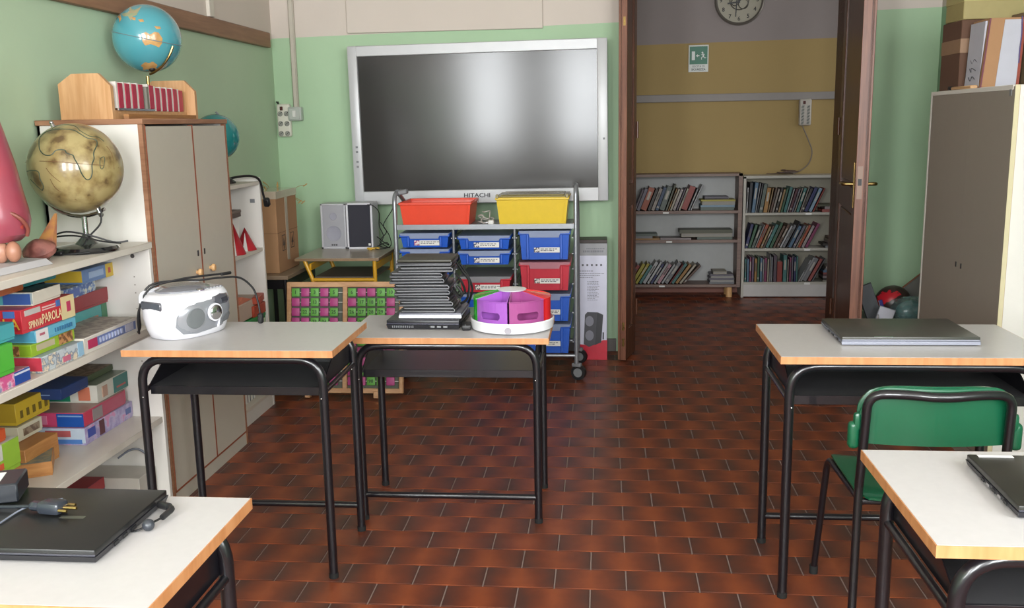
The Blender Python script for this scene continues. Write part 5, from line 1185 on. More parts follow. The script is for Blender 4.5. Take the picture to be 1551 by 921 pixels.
for pts in (((-1.56, 3.03, T1+.006), (-1.545, 3.0, T1+.02), (-1.53, 2.98, T1+.09), (-1.49, 2.99, T1+.165), (-1.42, 3.04, T1+.186), (-1.36, 3.10, T1+.19), (-1.30, 3.17, T1+.188)),
            ((-1.575, 3.05, T1+.006), (-1.55, 3.02, T1+.03), (-1.535, 3.0, T1+.10), (-1.50, 3.01, T1+.172), (-1.42, 3.07, T1+.180), (-1.36, 3.09, T1+.178), (-1.31, 3.14, T1+.178), (-1.26, 3.19, T1+.17), (-1.225, 3.215, T1+.13), (-1.212, 3.22, T1+.085), (-1.207, 3.22, T1+.05), (-1.205, 3.22, T1+.008))):
    mb.tube(smooth_path(pts, 6), .0036, 8)
mb.box((-1.205, 3.22, T1+.020), (.018, .018, .036), None, .004)
mb.box((-1.30, 3.17, T1+.188), (.012, .045, .010), Matrix.Rotation(-.5, 3, 'Z'), .003)
solo('extension_lead', mb, M_cable, 'black power cord draped over the boombox, its plug on the desk', 'cord')

# ------------------------------------------------------------------ green chair
t = thing('school_chair', 'green plastic school chair with black tube frame pushed towards the right desk', 'chair', (.875, 2.70, 0), 0)
M_green = mat('green_plastic', '0f573a', .35, var=.05, coat=.3)
xl, xr = .690, 1.062
for x, s in ((xl, 1), (xr, -1)):
    part('leg', MB().tube(rnd([(x-s*.010, 2.968, .012), (x-s*.0, 2.885, .425), (x+s*.012, 2.60, .418), (x+s*.012, 2.545, .418)], .05, 6), .0105, 12), M_black, t, label=None)
    part('leg', MB().tube([(x-s*.022, 2.46, .012), (x-s*.002, 2.525, .42), (x, 2.53, .47)], .0115, 12), M_black, t)
part('back_frame', MB().tube(rnd([(xl, 2.53, .47), (xl+.004, 2.50, .735), (.775, 2.478, .742), (.875, 2.462, .736), (.975, 2.478, .742), (xr-.004, 2.50, .735), (xr, 2.53, .47)], .075, 8), .0125, 14), M_black, t)
part('seat_rail', MB().cyl((xl+.005, 2.55, .418), (xr-.005, 2.55, .418), .009).cyl((xl+.003, 2.83, .416), (xr-.003, 2.83, .416), .009), M_black, t)
for x, y in ((xl-.010, 2.968), (xr+.010, 2.968), (xl-.022, 2.46), (xr+.022, 2.46)): part('foot_cap', MB().cyl((x, y, 0), (x, y, .028), .0135), M_rubber, t)
# moulded seat: curved sheet
mb = MB(); NX, NY = 14, 12; G = []
for j in range(NY+1):
    row = []
    for i in range(NX+1):
        u = i/NX*2-1; v = j/NY
        hw = .186-.012*(v > .9)-.02*max(0, (v-.85)/.15)**2-.03*max(0, (.1-v)/.1)**2
        x = .876+u*hw; y = 2.535+.375*v
        z = .440-.012*(1-u*u)*math.sin(PI*min(1, v*1.1))-.030*max(0, (v-.82)/.18)**2+.006*abs(u)**3-.012*max(0, (.12-v)/.12)
        row.append((x, y, z))
    G.append(row)
top = [[mb.bm.verts.new(p) for p in r] for r in G]; bot = [[mb.bm.verts.new((p[0], p[1], p[2]-.006)) for p in r] for r in G]
for j in range(NY):
    for i in range(NX):
        mb.bm.faces.new((top[j][i], top[j][i+1], top[j+1][i+1], top[j+1][i])); mb.bm.faces.new((bot[j][i], bot[j+1][i], bot[j+1][i+1], bot[j][i+1]))
for i in range(NX): mb.bm.faces.new((top[0][i], bot[0][i], bot[0][i+1], top[0][i+1])); mb.bm.faces.new((top[NY][i], top[NY][i+1], bot[NY][i+1], bot[NY][i]))
for j in range(NY): mb.bm.faces.new((top[j][0], top[j+1][0], bot[j+1][0], bot[j][0])); mb.bm.faces.new((top[j][NX], bot[j][NX], bot[j+1][NX], top[j+1][NX]))
part('seat', mb, M_green, t)
# backrest: curved shell on the occupant's side with sockets round the uprights
mb = MB(); NX, NZ = 18, 8; G = []
for j in range(NZ+1):
    row = []
    for i in range(NX+1):
        u = i/NX*2-1; v = j/NZ
        hw = .200-.030*max(0, (v-.55)/.45)**2
        x = .876+u*hw; z = .592+.163*v-.018*max(0, (v-.6)/.4)*abs(u)**6
        y = 2.505+.028*(u*u)-.0*v+.0
        row.append((x, y, z))
    G.append(row)
fr = [[mb.bm.verts.new(p) for p in r] for r in G]; bk = [[mb.bm.verts.new((p[0], p[1]+.006, p[2])) for p in r] for r in G]
for j in range(NZ):
    for i in range(NX):
        mb.bm.faces.new((fr[j][i], fr[j][i+1], fr[j+1][i+1], fr[j+1][i])); mb.bm.faces.new((bk[j][i], bk[j+1][i], bk[j+1][i+1], bk[j][i+1]))
for i in range(NX): mb.bm.faces.new((fr[0][i], bk[0][i], bk[0][i+1], fr[0][i+1])); mb.bm.faces.new((fr[NZ][i], fr[NZ][i+1], bk[NZ][i+1], bk[NZ][i]))
for j in range(NZ): mb.bm.faces.new((fr[j][0], fr[j+1][0], bk[j+1][0], bk[j][0])); mb.bm.faces.new((fr[j][NX], bk[j][NX], bk[j+1][NX], fr[j+1][NX]))
part('backrest', mb, M_green, t)
part('backrest_lip', MB().tube(rnd([(.676, 2.525, .655), (.706, 2.508, .752), (.876, 2.488, .748), (1.046, 2.508, .752), (1.076, 2.525, .655)], .05, 6), .006, 8), M_green, t)
for x in (.668, 1.084): part('side_socket', MB().box((x, 2.53, .615), (.030, .030, .075), None, .012, 0, 3).box((x+(.008 if x < .8 else -.008), 2.525, .655), (.022, .024, .05), None, .010, 0, 2), M_green, t)
# ================================================================== RIGHT SIDE
RXF = 1.540
t = thing('right_cupboard', 'tall cupboard with greige doors darkened for shade and white side against the right wall', 'cupboard', (1.755, 4.30, 0))
ry0, ry1, rt = 3.835, 4.775, 1.565
part('near_edge', MB().b6(RXF+.0, RXF+.017, ry0, ry0+.0028, 0, rt-.004), C('c9bf9c'), t)
part('body', MB().b6(RXF+.018, XR-.01, ry0, ry0+.018, 0, rt-.004, .001).b6(RXF+.018, XR-.01, ry1-.018, ry1, 0, rt-.004, .001).b6(XR-.02, XR-.01, ry0, ry1, 0, rt-.004), M_white, t)
part('edging', MB().b6(RXF-.001, RXF+.018, ry1-.018, ry1, 0, rt-.004, .001), M_white, t)
part('edging', MB().b6(RXF+.0172, RXF+.018, ry0, ry0+.017, 0, rt-.004), C('b08a68'), t)
part('top_board', MB().b6(RXF-.002, XR-.01, ry0+.018, ry1-.018, rt-.022, rt-.004, .001), M_white, t)
M_greige_shaded = mat('shaded_greige_door', '8f877e', .4, var=.03)  # same greige as the left cupboard, shade put into the colour
rm = 4.285
for a, b in ((ry0+.003, rm-.0003), (rm+.0003, ry1-.016)):
    d = part('door', MB().b6(RXF, RXF+.017, a, b, .066, rt-.010), M_greige_shaded, t)
    k = (rm-.03) if a < rm-.1 else (rm+.03)
    part('keyhole', MB().b6(RXF-.003, RXF+.001, k-.005, k+.005, .800, .822, .001), M_blackmat, d)
part('door_catch', MB().b6(RXF-.002, RXF+.001, ry0+.03, ry0+.05, rt-.045, rt-.02, .001), M_grey, t)
part('plinth', MB().b6(RXF+.004, RXF+.018, ry0+.018, ry1-.018, 0, .06), M_greige_shaded, t)
RT = rt-.004
# boxes on it
t = thing('paper_wrapped_box', 'carton with white paper sides and a brown band, on the right cupboard', 'carton', (1.66, 4.38, RT))
def PF(x0, x1, y0, y1, z0, z1, k=.022):      # slab leaning in towards the top on its left side
    return MB().hexa([(x0, y0, RT+z0), (x1, y0, RT+z0), (x1, y1, RT+z0), (x0, y1, RT+z0)], [(x0+k, y0, RT+z1), (x1+k*.5, y0, RT+z1), (x1+k*.5, y1, RT+z1), (x0+k, y1, RT+z1)])
part('box_body', PF(1.580, 1.732, 4.295, 4.475, 0, .285), M_card, t)
MBP = mat('bluish_paper', 'b4b4bf', .7)
part('left_paper', PF(1.5775, 1.5795, 4.31, 4.47, .008, .275), MBP, t)
for k in range(6):
    z = .04+k*.036; xx = 1.5765+.0215*z/.28
    part('pen_mark', MB().tube(smooth_path([(xx, 4.36, RT+z), (xx, 4.39+.02*(k % 2), RT+z+.012), (xx, 4.41, RT+z-.006), (xx, 4.43, RT+z+.010)], 4), .0022, 5), C('4a4a52'), t)
part('right_paper', MB().hexa([(1.640, 4.292, RT+.006), (1.722, 4.292, RT+.006), (1.722, 4.2945, RT+.006), (1.640, 4.2945, RT+.006)], [(1.662, 4.292, RT+.277), (1.733, 4.292, RT+.277), (1.733, 4.2945, RT+.277), (1.662, 4.2945, RT+.277)]), MBP, t)
part('red_edge', MB().hexa([(1.722, 4.291, RT), (1.734, 4.291, RT), (1.734, 4.2945, RT), (1.722, 4.2945, RT)], [(1.733, 4.291, RT+.285), (1.745, 4.291, RT+.285), (1.745, 4.2945, RT+.285), (1.733, 4.2945, RT+.285)]), C('8a3c2c'), t)
part('corner_strip', MB().hexa([(1.579, 4.2925, RT), (1.585, 4.2925, RT), (1.585, 4.2945, RT), (1.579, 4.2945, RT)], [(1.601, 4.2925, RT+.285), (1.607, 4.2925, RT+.285), (1.607, 4.2945, RT+.285), (1.601, 4.2945, RT+.285)]), C('6a3040'), t)
part('hanging_cord', MB().tube(smooth_path([(1.726, 4.288, RT+.29), (1.729, 4.286, RT+.22), (1.726, 4.286, RT+.15), (1.727, 4.288, RT+.10)], 5), .0022, 6), C('3a2a6c'), t)
t = thing('dark_brown_carton', 'dark brown carton with taped band at the back of the right cupboard', 'carton', (1.72, 4.6, RT))
part('box_body', MB().b6(1.562, 1.90, 4.50, 4.74, RT, RT+.30, .003), C('5c4132', .8), t)
part('taped_band', MB().b6(1.5605, 1.5625, 4.50, 4.74, RT+.16, RT+.22).b6(1.561, 1.90, 4.4985, 4.501, RT+.16, RT+.22), C('8f725a', .6), t)
t = thing('pale_yellow_box', 'pale yellow box lying on the dark brown carton', 'box', (1.70, 4.6, RT+.301))
part('box_body', MB().b6(1.565, 1.86, 4.50, 4.72, RT+.301, RT+.42, .003), C('9c9060', .6), t)
part('box_lid', MB().b6(1.563, 1.862, 4.498, 4.722, RT+.375, RT+.422, .003), C('a89c6a', .6), t)
t = thing('brown_carton', 'olive-brown cardboard carton at the right end of the right cupboard top', 'carton', (1.86, 4.35, RT))
part('box_body', MB().b6(1.755, 1.955, 4.26, 4.47, RT, RT+.31, .003), mat('olive_cardboard', '7d6a50', .8, bump=.1), t)
part('tape', MB().b6(1.845, 1.857, 4.259, 4.2605, RT, RT+.31), C('8f7c60', .4), t)
part('side_mark', MB().b6(1.775, 1.792, 4.2588, 4.2602, RT+.14, RT+.16), C('3a2c22'), t)
t = thing('wooden_block', 'small pale wooden block at the front edge of the right cupboard top', 'block', (1.57, 4.52, RT))
part('block', MB().b6(1.543, 1.574, 4.30, 4.53, RT, RT+.014, .003), C('c29a70'), t)
part('dark_end', MB().b6(1.541, 1.560, 4.53, 4.57, RT, RT+.018, .005), M_blackmat, t)

# corner pile between the door leaf and the cupboard
t = thing('storage_crate', 'low grey crate in the right corner carrying the balls', 'crate', (1.70, 5.45, 0))
part('walls', MB().b6(1.47, 1.94, 5.24, 5.26, 0, .315, .004).b6(1.47, 1.94, 5.70, 5.72, 0, .315, .004).b6(1.47, 1.49, 5.24, 5.72, 0, .315, .004).b6(1.92, 1.94, 5.24, 5.72, 0, .315, .004), mat('grey_crate', '6f6f6e', .6), t)
part('lid', MB().b6(1.465, 1.945, 5.235, 5.725, .315, .325, .003), mat('grey_crate', '6f6f6e', .6), t)
t = thing('ball', 'dark ball with a bright red panel in the right corner', 'ball', (1.655, 5.50, .325))
part('shell', MB().sphere((1.640, 5.52, .412), .100, 32, 0, 20), C('3c2c2a', .35), t)
v, r, u = dirs((1.640, 5.52, .412))
land(Vector((1.640, 5.52, .412)), .1005, [(-.95, -.05), (-.86, .32), (-.6, .60), (-.2, .72), (.2, .66), (.42, .48), (.1, .25), (-.2, .05), (-.5, -.15), (-.8, -.3)], C('c02430', .35), 'red_panel', t)
t = thing('plastic_bag', 'crumpled clear bag with teal contents in front of the dark red ball', 'bag', (1.70, 5.38, .325))
random.seed(5); mb = MB().sphere((1.700, 5.40, .390), .092, 26, 0, 16, (1.15, .9, .85))
for vv in mb.bm.verts:
    vv.co += Vector((random.uniform(-1, 1), random.uniform(-1, 1), random.uniform(-1, 1)))*.006
    if vv.co.z < .3265: vv.co.z = .3265
part('film', mb, mat('crumpled_film', '76908f', .12, var=.3, scale=14, coat=1.0, alpha=.55), t, angle=12)
part('contents', MB().sphere((1.705, 5.40, .388), .075, 22, 0, 14, (1.1, .85, .8)), speck('teal_toys', '1f5c60', '2f7c80', .5, .05, 30, .4), t)
t = thing('leaning_sheet', 'white rectangular sheet leaning at the foot of the dark panel in the right corner', 'panel', (1.55, 5.25, .325))
part('sheet', MB().box((1.535, 5.30, .372), (.085, .006, .105), Matrix.Rotation(.30, 3, 'Y'), .002), mat('bluish_paper', 'b4b4bf', .7), t)
part('border', MB().box((1.535, 5.303, .372), (.091, .004, .111), Matrix.Rotation(.30, 3, 'Y'), .002), M_grey, t)
t = thing('leaning_board', 'dark grey board tilted against the green wall in the right corner', 'panel', (1.50, 5.50, .325))
part('board', MB().box((1.490, 5.44, .425), (.082, .014, .215), Matrix.Rotation(-.36, 3, 'Y'), .002), C('4a4d50'), t)
part('board_edge', MB().box((1.490, 5.448, .425), (.086, .006, .219), Matrix.Rotation(-.36, 3, 'Y'), .001), C('2f3134'), t)
t = thing('wire_stand', 'small silver folding stand beside the white sheet in the right corner', 'stand', (1.47, 5.26, .325))
part('leg', MB().cyl((1.480, 5.265, .326), (1.490, 5.265, .395), .003), M_chrome, t)
part('leg', MB().cyl((1.500, 5.265, .326), (1.490, 5.265, .395), .003), M_chrome, t)
t = thing('picture_frame', 'brown framed board slanting behind the ball next to the right cupboard', 'frame', (1.80, 5.60, .325))
part('board', MB().box((1.800, 5.62, .440), (.24, .012, .16), Matrix.Rotation(-.70, 3, 'Y'), .002), C('6c6a66'), t)
part('frame', MB().box((1.800, 5.628, .440), (.252, .010, .172), Matrix.Rotation(-.70, 3, 'Y'), .002), C('7c4e34'), t)
t = thing('blue_folder', 'narrow dark blue folder between the panels and the ball in the right corner', 'folder', (1.565, 5.42, .325))
part('cover', MB().box((1.560, 5.42, .385), (.018, .012, .13), Matrix.Rotation(-.30, 3, 'Y'), .002), C('2c2a72'), t)
part('pages', MB().box((1.553, 5.424, .385), (.006, .010, .12), Matrix.Rotation(-.30, 3, 'Y')), M_paper, t)

# ================================================================== HALL
# clock: skeleton wall clock
ck = Vector((1.098, HY-.03, 2.398)); CR = .198
t = thing('wall_clock', 'large round grey wall clock, top cut by the frame, over the hall exit sign', 'clock', (ck.x, ck.y, ck.z))
RX = Matrix.Rotation(PI/2, 3, 'X')
part('rim', MB().lathe([(CR-.012, 0), (CR, .004), (CR, .022), (CR-.010, .028), (CR-.022, .022), (CR-.022, 0)], (ck.x, HY-.001, ck.z), 48, rot=RX), mat('clock_rim', '6c665f', .35, metal=.4), t)
part('dial', MB().lathe([(0, 0), (CR-.02, 0), (CR-.02, .008), (0, .008)], (ck.x, HY-.002, ck.z), 48, rot=RX), mat('clock_dial', '9c9684', .5), t)
for k in range(1, 13):
    a = PI/2-k*PI/6; text('numeral', str(k), .045, C('2a2622'), t, face_M((ck.x+.145*math.cos(a), HY-.0115, ck.z+.145*math.sin(a)), XP, ZP), ext=.0005, bold=.001)
ri = MB()
for rr, cx, cz in ((.075, 0, 0), (.038, .032, -.03), (.028, -.035, -.015), (.03, .01, .05)):
    ri.tube([(ck.x+cx+rr*math.cos(a), HY-.0125, ck.z+cz+rr*math.sin(a)) for a in [2*PI*q/24 for q in range(25)]], .004, 6)
part('gear_ring', ri, C('4c473f', .4), t)
part('hour_hand', MB().box((ck.x-.045, HY-.020, ck.z-.020), (.10, .003, .012), Matrix.Rotation(-.1, 3, 'Y')), M_blackmat, t)
part('minute_hand', MB().box((ck.x-.025, HY-.023, ck.z-.065), (.008, .003, .13), Matrix.Rotation(.05, 3, 'Y')), M_blackmat, t)
part('hub', MB().cyl((ck.x, HY-.026, ck.z), (ck.x, HY-.012, ck.z), .010), M_blackmat, t)
# exit sign
t = thing('exit_sign', 'green and white emergency exit sign with running figure on the ochre hall wall', 'sign', (.782, HY-.01, 1.84))
sx0, sx1, sz0, sz1 = .700, .862, 1.840, 2.056
part('plate', MB().b6(sx0, sx1, HY-.006, HY-.001, sz0, sz1, .002), C('cfd2cc', .45), t)
part('green_field', MB().b6(sx0+.009, sx1-.009, HY-.0075, HY-.005, sz0+.062, sz1-.012), C('1f6b50', .45), t)
part('door_symbol', MB().b6(sx0+.026, sx0+.052, HY-.009, HY-.007, sz0+.095, sz0+.165), C('d5dad5', .45), t)
part('arrow', MB().prism([(sx0+.060, sz0+.130), (sx0+.074, sz0+.142), (sx0+.074, sz0+.134), (sx0+.088, sz0+.134), (sx0+.088, sz0+.126), (sx0+.074, sz0+.126), (sx0+.074, sz0+.118)], HY-.009, HY-.007), C('d5dad5', .45), t)
fx, fz = sx0+.116, sz0+.128
mb = MB().cyl((fx-.004, HY-.009, fz+.026), (fx-.004, HY-.007, fz+.026), .007)
for a, b, wd in (((fx, fz+.018), (fx+.004, fz-.006), .011), ((fx+.003, fz-.004), (fx-.012, fz-.014), .006), ((fx-.012, fz-.014), (fx-.010, fz-.030), .005), ((fx+.004, fz-.006), (fx+.016, fz-.018), .006), ((fx+.016, fz-.018), (fx+.026, fz-.014), .005), ((fx-.001, fz+.014), (fx-.014, fz+.008), .004), ((fx+.002, fz+.014), (fx+.014, fz+.010), .004)):
    A, B = Vector((a[0], 0, a[1])), Vector((b[0], 0, b[1])); d = (B-A).normalized(); n = Vector((-d.z, 0, d.x))*wd/2
    mb.prism([((A+n).x, (A+n).z), ((B+n).x, (B+n).z), ((B-n).x, (B-n).z), ((A-n).x, (A-n).z)], HY-.009, HY-.007)
part('running_figure', mb, C('d5dad5', .45), t)
text('lettering', 'USCITA DI', .022, C('3f4a46'), t, face_M((.781, HY-.0066, sz0+.044), XP, ZP), ext=.0003)
text('lettering', 'SICUREZZA', .022, C('3f4a46'), t, face_M((.781, HY-.0066, sz0+.020), XP, ZP), ext=.0003, bold=.0006)
# hall socket strip and cable
socket_strip(1.648, HY, 1.392, .098, .215, 'white socket strip hanging under the grey rail on the hall wall', 6, mat('cream_socket_plastic2', 'b5aea4', .4))
mb = MB().tube(smooth_path([(1.60, HY-.012, 1.59), (1.605, HY-.03, 1.45), (1.635, HY-.02, 1.38), (1.68, HY-.02, 1.28), (1.715, HY-.02, 1.18), (1.69, HY-.02, 1.08), (1.60, HY-.03, 1.015), (1.50, HY-.05, 1.008)], 6), .005, 6)
solo('socket_cable', mb, mat('brown_grey_cable', '7d7266', .6), 'thin cable hanging from the hall socket strip to the bookcase top', 'cable')
random.seed(9); mb = MB()
for k in range(5):
    pts = [(1.46+.10*random.random()+.05*math.cos(i*1.1+k), HY-.10+.03*math.sin(i*1.1+k), 1.006+.003*i+.004*k) for i in range(7)]
    mb.tube(smooth_path(pts, 4), .0045, 6)
mb.tube([(1.34, HY-.1, 1.008), (1.45, HY-.1, 1.008)], .004, 6)
solo('cable_heap', mb, mat('brown_cable', '5c4a40', .6), 'small heap of brown cable on top of the right hall bookcase', 'cable')

# bookcases
BF = 7.95
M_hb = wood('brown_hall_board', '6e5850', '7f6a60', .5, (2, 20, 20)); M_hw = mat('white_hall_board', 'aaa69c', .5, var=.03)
t = thing('left_hall_bookcase', 'brown-edged bookcase on round wooden feet in the hall, left of the pair', 'bookcase', (.70, 8.07, 0))
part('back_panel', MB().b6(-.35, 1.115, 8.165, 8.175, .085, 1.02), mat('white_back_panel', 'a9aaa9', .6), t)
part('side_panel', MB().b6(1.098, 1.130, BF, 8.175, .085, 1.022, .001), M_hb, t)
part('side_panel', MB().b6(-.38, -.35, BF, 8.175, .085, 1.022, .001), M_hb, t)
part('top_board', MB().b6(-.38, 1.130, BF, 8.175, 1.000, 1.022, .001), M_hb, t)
LZ = [.722, .482, .110]
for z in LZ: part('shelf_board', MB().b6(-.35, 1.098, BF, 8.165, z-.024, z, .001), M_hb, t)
for x in (.20, 1.045): part('foot', MB().cyl((x, BF+.04, 0), (x, BF+.04, .086), .026, seg=18).cyl((x, 8.12, 0), (x, 8.12, .086), .026, seg=18), M_beech, t)
for x, z in ((.515, .710), (.545, .470), (.49, .098)): part('shelf_label', MB().b6(x-.024, x+.024, BF-.0015, BF, z-.010, z+.004), M_paper, t)
t = thing('right_hall_bookcase', 'cream bookcase with white plinth in the hall, right of the pair', 'bookcase', (1.60, 8.07, 0))
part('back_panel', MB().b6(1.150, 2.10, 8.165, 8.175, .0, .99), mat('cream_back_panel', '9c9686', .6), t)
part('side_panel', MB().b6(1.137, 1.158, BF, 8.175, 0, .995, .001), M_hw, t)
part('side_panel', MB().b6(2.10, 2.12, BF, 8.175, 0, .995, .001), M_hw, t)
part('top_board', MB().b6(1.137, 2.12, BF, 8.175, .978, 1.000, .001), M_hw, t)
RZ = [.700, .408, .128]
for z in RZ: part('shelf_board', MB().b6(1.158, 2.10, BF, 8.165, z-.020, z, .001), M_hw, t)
part('plinth', MB().b6(1.158, 2.10, BF, BF+.016, .008, .108), mat('white_plinth', 'b9b5b2', .5), t)
for x, z in ((1.66, .690), (1.66, .398), (1.67, .118)): part('shelf_label', MB().b6(x-.024, x+.024, BF-.0015, BF, z-.010, z+.006), M_paper, t)

CN = {'purple': '5c4658', 'violet-grey': '6b6474', 'orange': 'b04a24', 'dark brown': '3a302c', 'beige': '9a8c80', 'blue': '1f3f66', 'pale grey': 'a4a4a4', 'grey-green': '5c6a60', 'olive': '54543c', 'amber': 'b07a34',
      'cream': 'b0a48c', 'pinkish grey': '9c8c8c', 'red': 'a03428', 'white': 'b8b8ba', 'grey': '7c7c80', 'yellow': 'b8a824', 'teal': '3f7c78', 'navy': '2c2f6a', 'pink': 'c08a96', 'tan': '9c7c4c', 'maroon': '5c2a34',
      'black': '22222a', 'green': '3c6a48', 'light blue': '7c9cb4', 'brown': '6c4c3c', 'magenta': '8c2c5a', 'lilac': '6c5470', 'steel blue': '4f7494', 'coral': 'a84c44'}
ORD = ['first', 'second', 'third', 'fourth', 'fifth', 'sixth', 'seventh', 'eighth', 'ninth', 'tenth', 'eleventh', 'twelfth', 'thirteenth', 'fourteenth', 'fifteenth', 'sixteenth', 'seventeenth', 'eighteenth', 'nineteenth', 'twentieth', 'twenty-first', 'twenty-second', 'twenty-third', 'twenty-fourth']
def _mute(h):
    v = [int(h[i:i+2], 16) for i in (0, 2, 4)]; g_ = sum(v)/3
    return ''.join('%02x' % int(max(0, min(255, (g_+(q-g_)*.82)*.86))) for q in v)
CN = {k: _mute(v) for k, v in CN.items()}
rb = random.Random(4)
def book_row(items, x, z, where, case, h0, xend=None):
    """items: (colour, thickness, lean degrees, height factor)"""
    for i, (cn, th, lean_, hf) in enumerate(items):
        h = h0*hf; dp = .17+rb.uniform(-.015, .01); y0 = BF+.012+rb.uniform(0, .012)
        a = math.radians(lean_); wx = th/math.cos(a)
        t = thing('book', '%s %s book, %s from left, %s board, %s hall bookcase' % (cn, 'leaning' if lean_ > 8 else 'upright', ORD[i], where, case), 'book', (x, y0, z+.0005), 0, 'books in the hall bookcases', rot=(0, a, 0))
        lift = 0.0
        c = C(CN[cn], .5)
        part('cover', MB().b6(.0005, .003, 0, dp, lift, h).b6(th-.003, th-.0005, 0, dp, lift, h).b6(.0005, th-.0005, 0, .0025, lift, h), c, t, world=False)
        part('pages', MB().b6(.003, th-.003, .0025, dp-.004, lift+.003, h-.004), M_paper, t, world=False)
        if i % 5 == 0: part('spine_label', MB().b6(th*.2, th*.8, -.0006, .0005, h*.10, h*.18), C('8f8a84'), t, world=False)
        if i % 2 == 0: part('title_print', MB().b6(th*.3, th*.7, -.0006, .0005, h*.45, h*.82), C(CN[cn][::-1] if False else 'a09a90' if i % 4 else '4c4844'), t, world=False)
        # leaning book pivots on its lower right edge: raise so its low corner touches the board
        t.location.z = z+.0005+th*math.sin(a)
        x += wx+.0012
    return x
def book_pile(items, x0, x1, z, where, case):
    for i, (cn, th, dx0, dx1) in enumerate(items):
        y0 = BF+.015+rb.uniform(0, .015)
        t = thing('book', '%s flat book, %s from bottom of pile, %s board, %s hall bookcase' % (cn, ORD[i], where, case), 'book', ((x0+x1)/2, y0, z+.0005), 0, 'books in the hall bookcases')
        a, b = x0+dx0, x1+dx1
        part('cover', MB().b6(a, b, y0, y0+.17, z+.0005, z+.003).b6(a, b, y0, y0+.17, z+th-.003, z+th-.0005).b6(a, a+.003, y0, y0+.17, z+.0005, z+th-.0005), C(CN[cn], .5), t)
        part('pages', MB().b6(a+.004, b-.002, y0+.003, y0+.165, z+.003, z+th-.003), mat('aged_pages', '8f8b84', .7), t)
        if cn not in ('white', 'cream', 'pale grey'): part('spine', MB().b6(a, b, y0-.001, y0+.003, z+.0006, z+th-.0006), C(CN[cn], .5), t)
        z += th
hl = .190
book_row([('purple', .018, 21, .98), ('violet-grey', .030, 21, 1.0), ('orange', .052, 21, 1.02), ('dark brown', .026, 21, .98), ('beige', .030, 21, 1.0), ('blue', .030, 20, 1.05), ('grey-green', .046, 19, 1.06), ('olive', .018, 19, 1.18),
          ('amber', .014, 21, 1.0), ('cream', .020, 21, .98), ('pinkish grey', .026, 21, .96), ('purple', .016, 21, 1.0), ('cream', .018, 21, 1.0), ('red', .052, 21, 1.06), ('grey', .016, 22, 1.0), ('white', .013, 24, 1.18)], .255, LZ[0], 'top', 'left', hl)
book_pile([('grey-green', .026, 0, -.01), ('light blue', .018, .0, -.005), ('cream', .030, .01, .0), ('yellow', .014, .0, .0), ('dark brown', .012, .03, -.055), ('violet-grey', .012, .03, -.055)], .800, 1.078, LZ[0], 'top', 'left')
book_pile([('amber', .012, 0, 0), ('grey', .020, .05, -.06), ('grey-green', .018, 0, -.02)], .215, .47, LZ[1], 'left end of middle', 'left')
book_pile([('pinkish grey', .014, 0, 0)], .475, .725, LZ[1], 'centre of middle', 'left')
book_pile([('grey-green', .022, .03, 0), ('cream', .030, -.10, .0), ('olive', .030, -.115, .0)], .745, 1.060, LZ[1], 'right end of middle', 'left')
book_row([('red', .030, 31, .92), ('yellow', .030, 31, 1.0), ('yellow', .026, 31, 1.02), ('teal', .026, 31, .94), ('white', .030, 31, 1.08), ('white', .022, 31, 1.10), ('navy', .022, 31, 1.0), ('pale grey', .022, 32, 1.06), ('pink', .030, 32, .98),
          ('white', .020, 33, 1.0), ('grey', .034, 33, 1.08), ('red', .012, 34, 1.02), ('teal', .026, 34, 1.04), ('amber', .026, 36, 1.02), ('cream', .022, 38, 1.06), ('brown', .020, 42, 1.06)], .195, LZ[2], 'bottom', 'left', hl)
book_pile([('grey', .017, 0, 0), ('white', .017, .005, 0), ('violet-grey', .017, .0, .0), ('pale grey', .017, .01, -.004), ('violet-grey', .014, .005, -.01), ('cream', .022, .03, -.06)], .882, 1.085, LZ[2], 'bottom', 'left')
hr = .200
book_row([('white', .014, 2, 1.02), ('black', .026, 3, 1.22), ('steel blue', .030, 6, 1.22), ('white', .010, 8, 1.2), ('black', .016, 9, 1.2), ('grey-green', .032, 9, 1.16), ('amber', .036, 8, 1.0), ('tan', .014, 10, 1.0), ('brown', .018, 12, 1.0), ('beige', .020, 13, .97),
          ('dark brown', .022, 13, 1.0), ('tan', .020, 13, .95), ('green', .020, 13, .98), ('teal', .026, 13, 1.04), ('white', .012, 15, .98), ('maroon', .022, 16, .96), ('violet-grey', .018, 16, .96), ('beige', .014, 17, 1.0), ('teal', .026, 17, 1.0), ('beige', .012, 18, 1.04)], 1.163, RZ[0], 'top', 'right', hr)
book_row([('dark brown', .026, 21, 1.0), ('navy', .030, 22, 1.02), ('light blue', .028, 23, 1.02), ('red', .014, 24, 1.04)], 1.598, RZ[0], 'right end of top', 'right', hr)
book_pile([('coral', .024, .01, 0), ('pinkish grey', .022, .03, 0), ('olive', .016, -.03, -.02)], 1.76, 1.97, RZ[0], 'top', 'right')
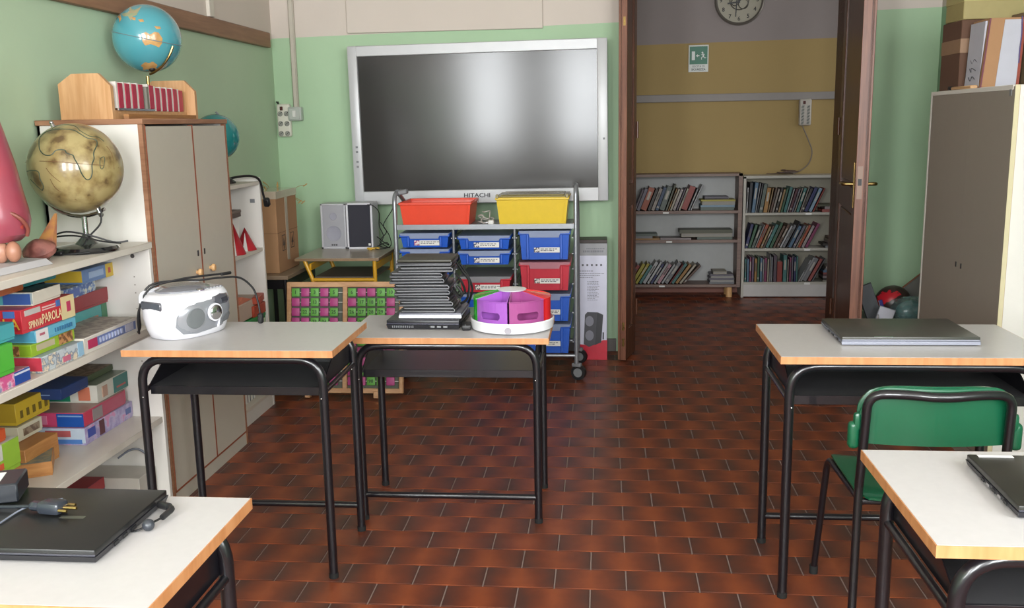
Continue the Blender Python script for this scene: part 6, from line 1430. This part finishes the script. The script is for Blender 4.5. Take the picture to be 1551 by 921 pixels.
book_row([('navy', .026, 13, 1.03), ('green', .024, 16, 1.0), ('grey-green', .024, 19, .98), ('white', .010, 21, 1.04), ('orange', .028, 22, 1.04), ('tan', .020, 22, .96), ('brown', .018, 23, 1.0), ('teal', .028, 23, 1.04), ('green', .026, 23, 1.12), ('brown', .022, 24, 1.0),
          ('brown', .024, 25, 1.06), ('white', .018, 26, 1.02), ('grey', .026, 26, 1.04), ('black', .014, 25, 1.20), ('steel blue', .030, 25, .98), ('violet-grey', .024, 25, 1.0), ('cream', .012, 25, 1.02), ('orange', .024, 25, 1.02), ('pinkish grey', .026, 25, 1.0), ('magenta', .026, 26, 1.1)], 1.160, RZ[1], 'middle', 'right', .195)
book_pile([('grey', .018, 0, 0), ('dark brown', .018, -.02, 0), ('pinkish grey', .018, .02, 0), ('cream', .014, .02, 0), ('brown', .018, .03, 0)], 1.81, 1.98, RZ[1], 'middle', 'right')
book_row([('teal', .016, 0, .92), ('steel blue', .020, 0, .92), ('magenta', .018, 0, 1.0), ('lilac', .020, 0, 1.0), ('amber', .022, 0, .94), ('green', .020, 0, 1.0), ('steel blue', .022, 0, .96), ('white', .010, 0, .94), ('magenta', .024, 0, .96), ('cream', .016, 0, .92), ('white', .010, 0, 1.1),
          ('grey', .018, 0, 1.0), ('purple', .030, 0, 1.06), ('red', .046, 0, .82), ('teal', .034, 0, 1.08), ('beige', .014, 0, .9), ('magenta', .018, 0, .98), ('violet-grey', .016, 0, 1.02), ('navy', .018, 0, 1.0), ('teal', .016, 0, 1.02)], 1.166, RZ[2], 'bottom', 'right', .205)
book_row([('white', .014, 27, 1.04), ('pale grey', .016, 27, 1.16), ('grey', .034, 27, 1.10), ('coral', .028, 27, 1.08), ('grey', .012, 28, 1.12)], 1.600, RZ[2], 'right end of bottom', 'right', .19)
book_pile([('cream', .014, 0, 0), ('dark brown', .016, 0, 0), ('pinkish grey', .018, 0, 0), ('maroon', .014, 0, 0), ('coral', .014, 0, 0), ('steel blue', .020, 0, 0), ('grey', .014, .01, 0), ('beige', .016, .02, 0)], 1.80, 1.97, RZ[2], 'bottom', 'right')
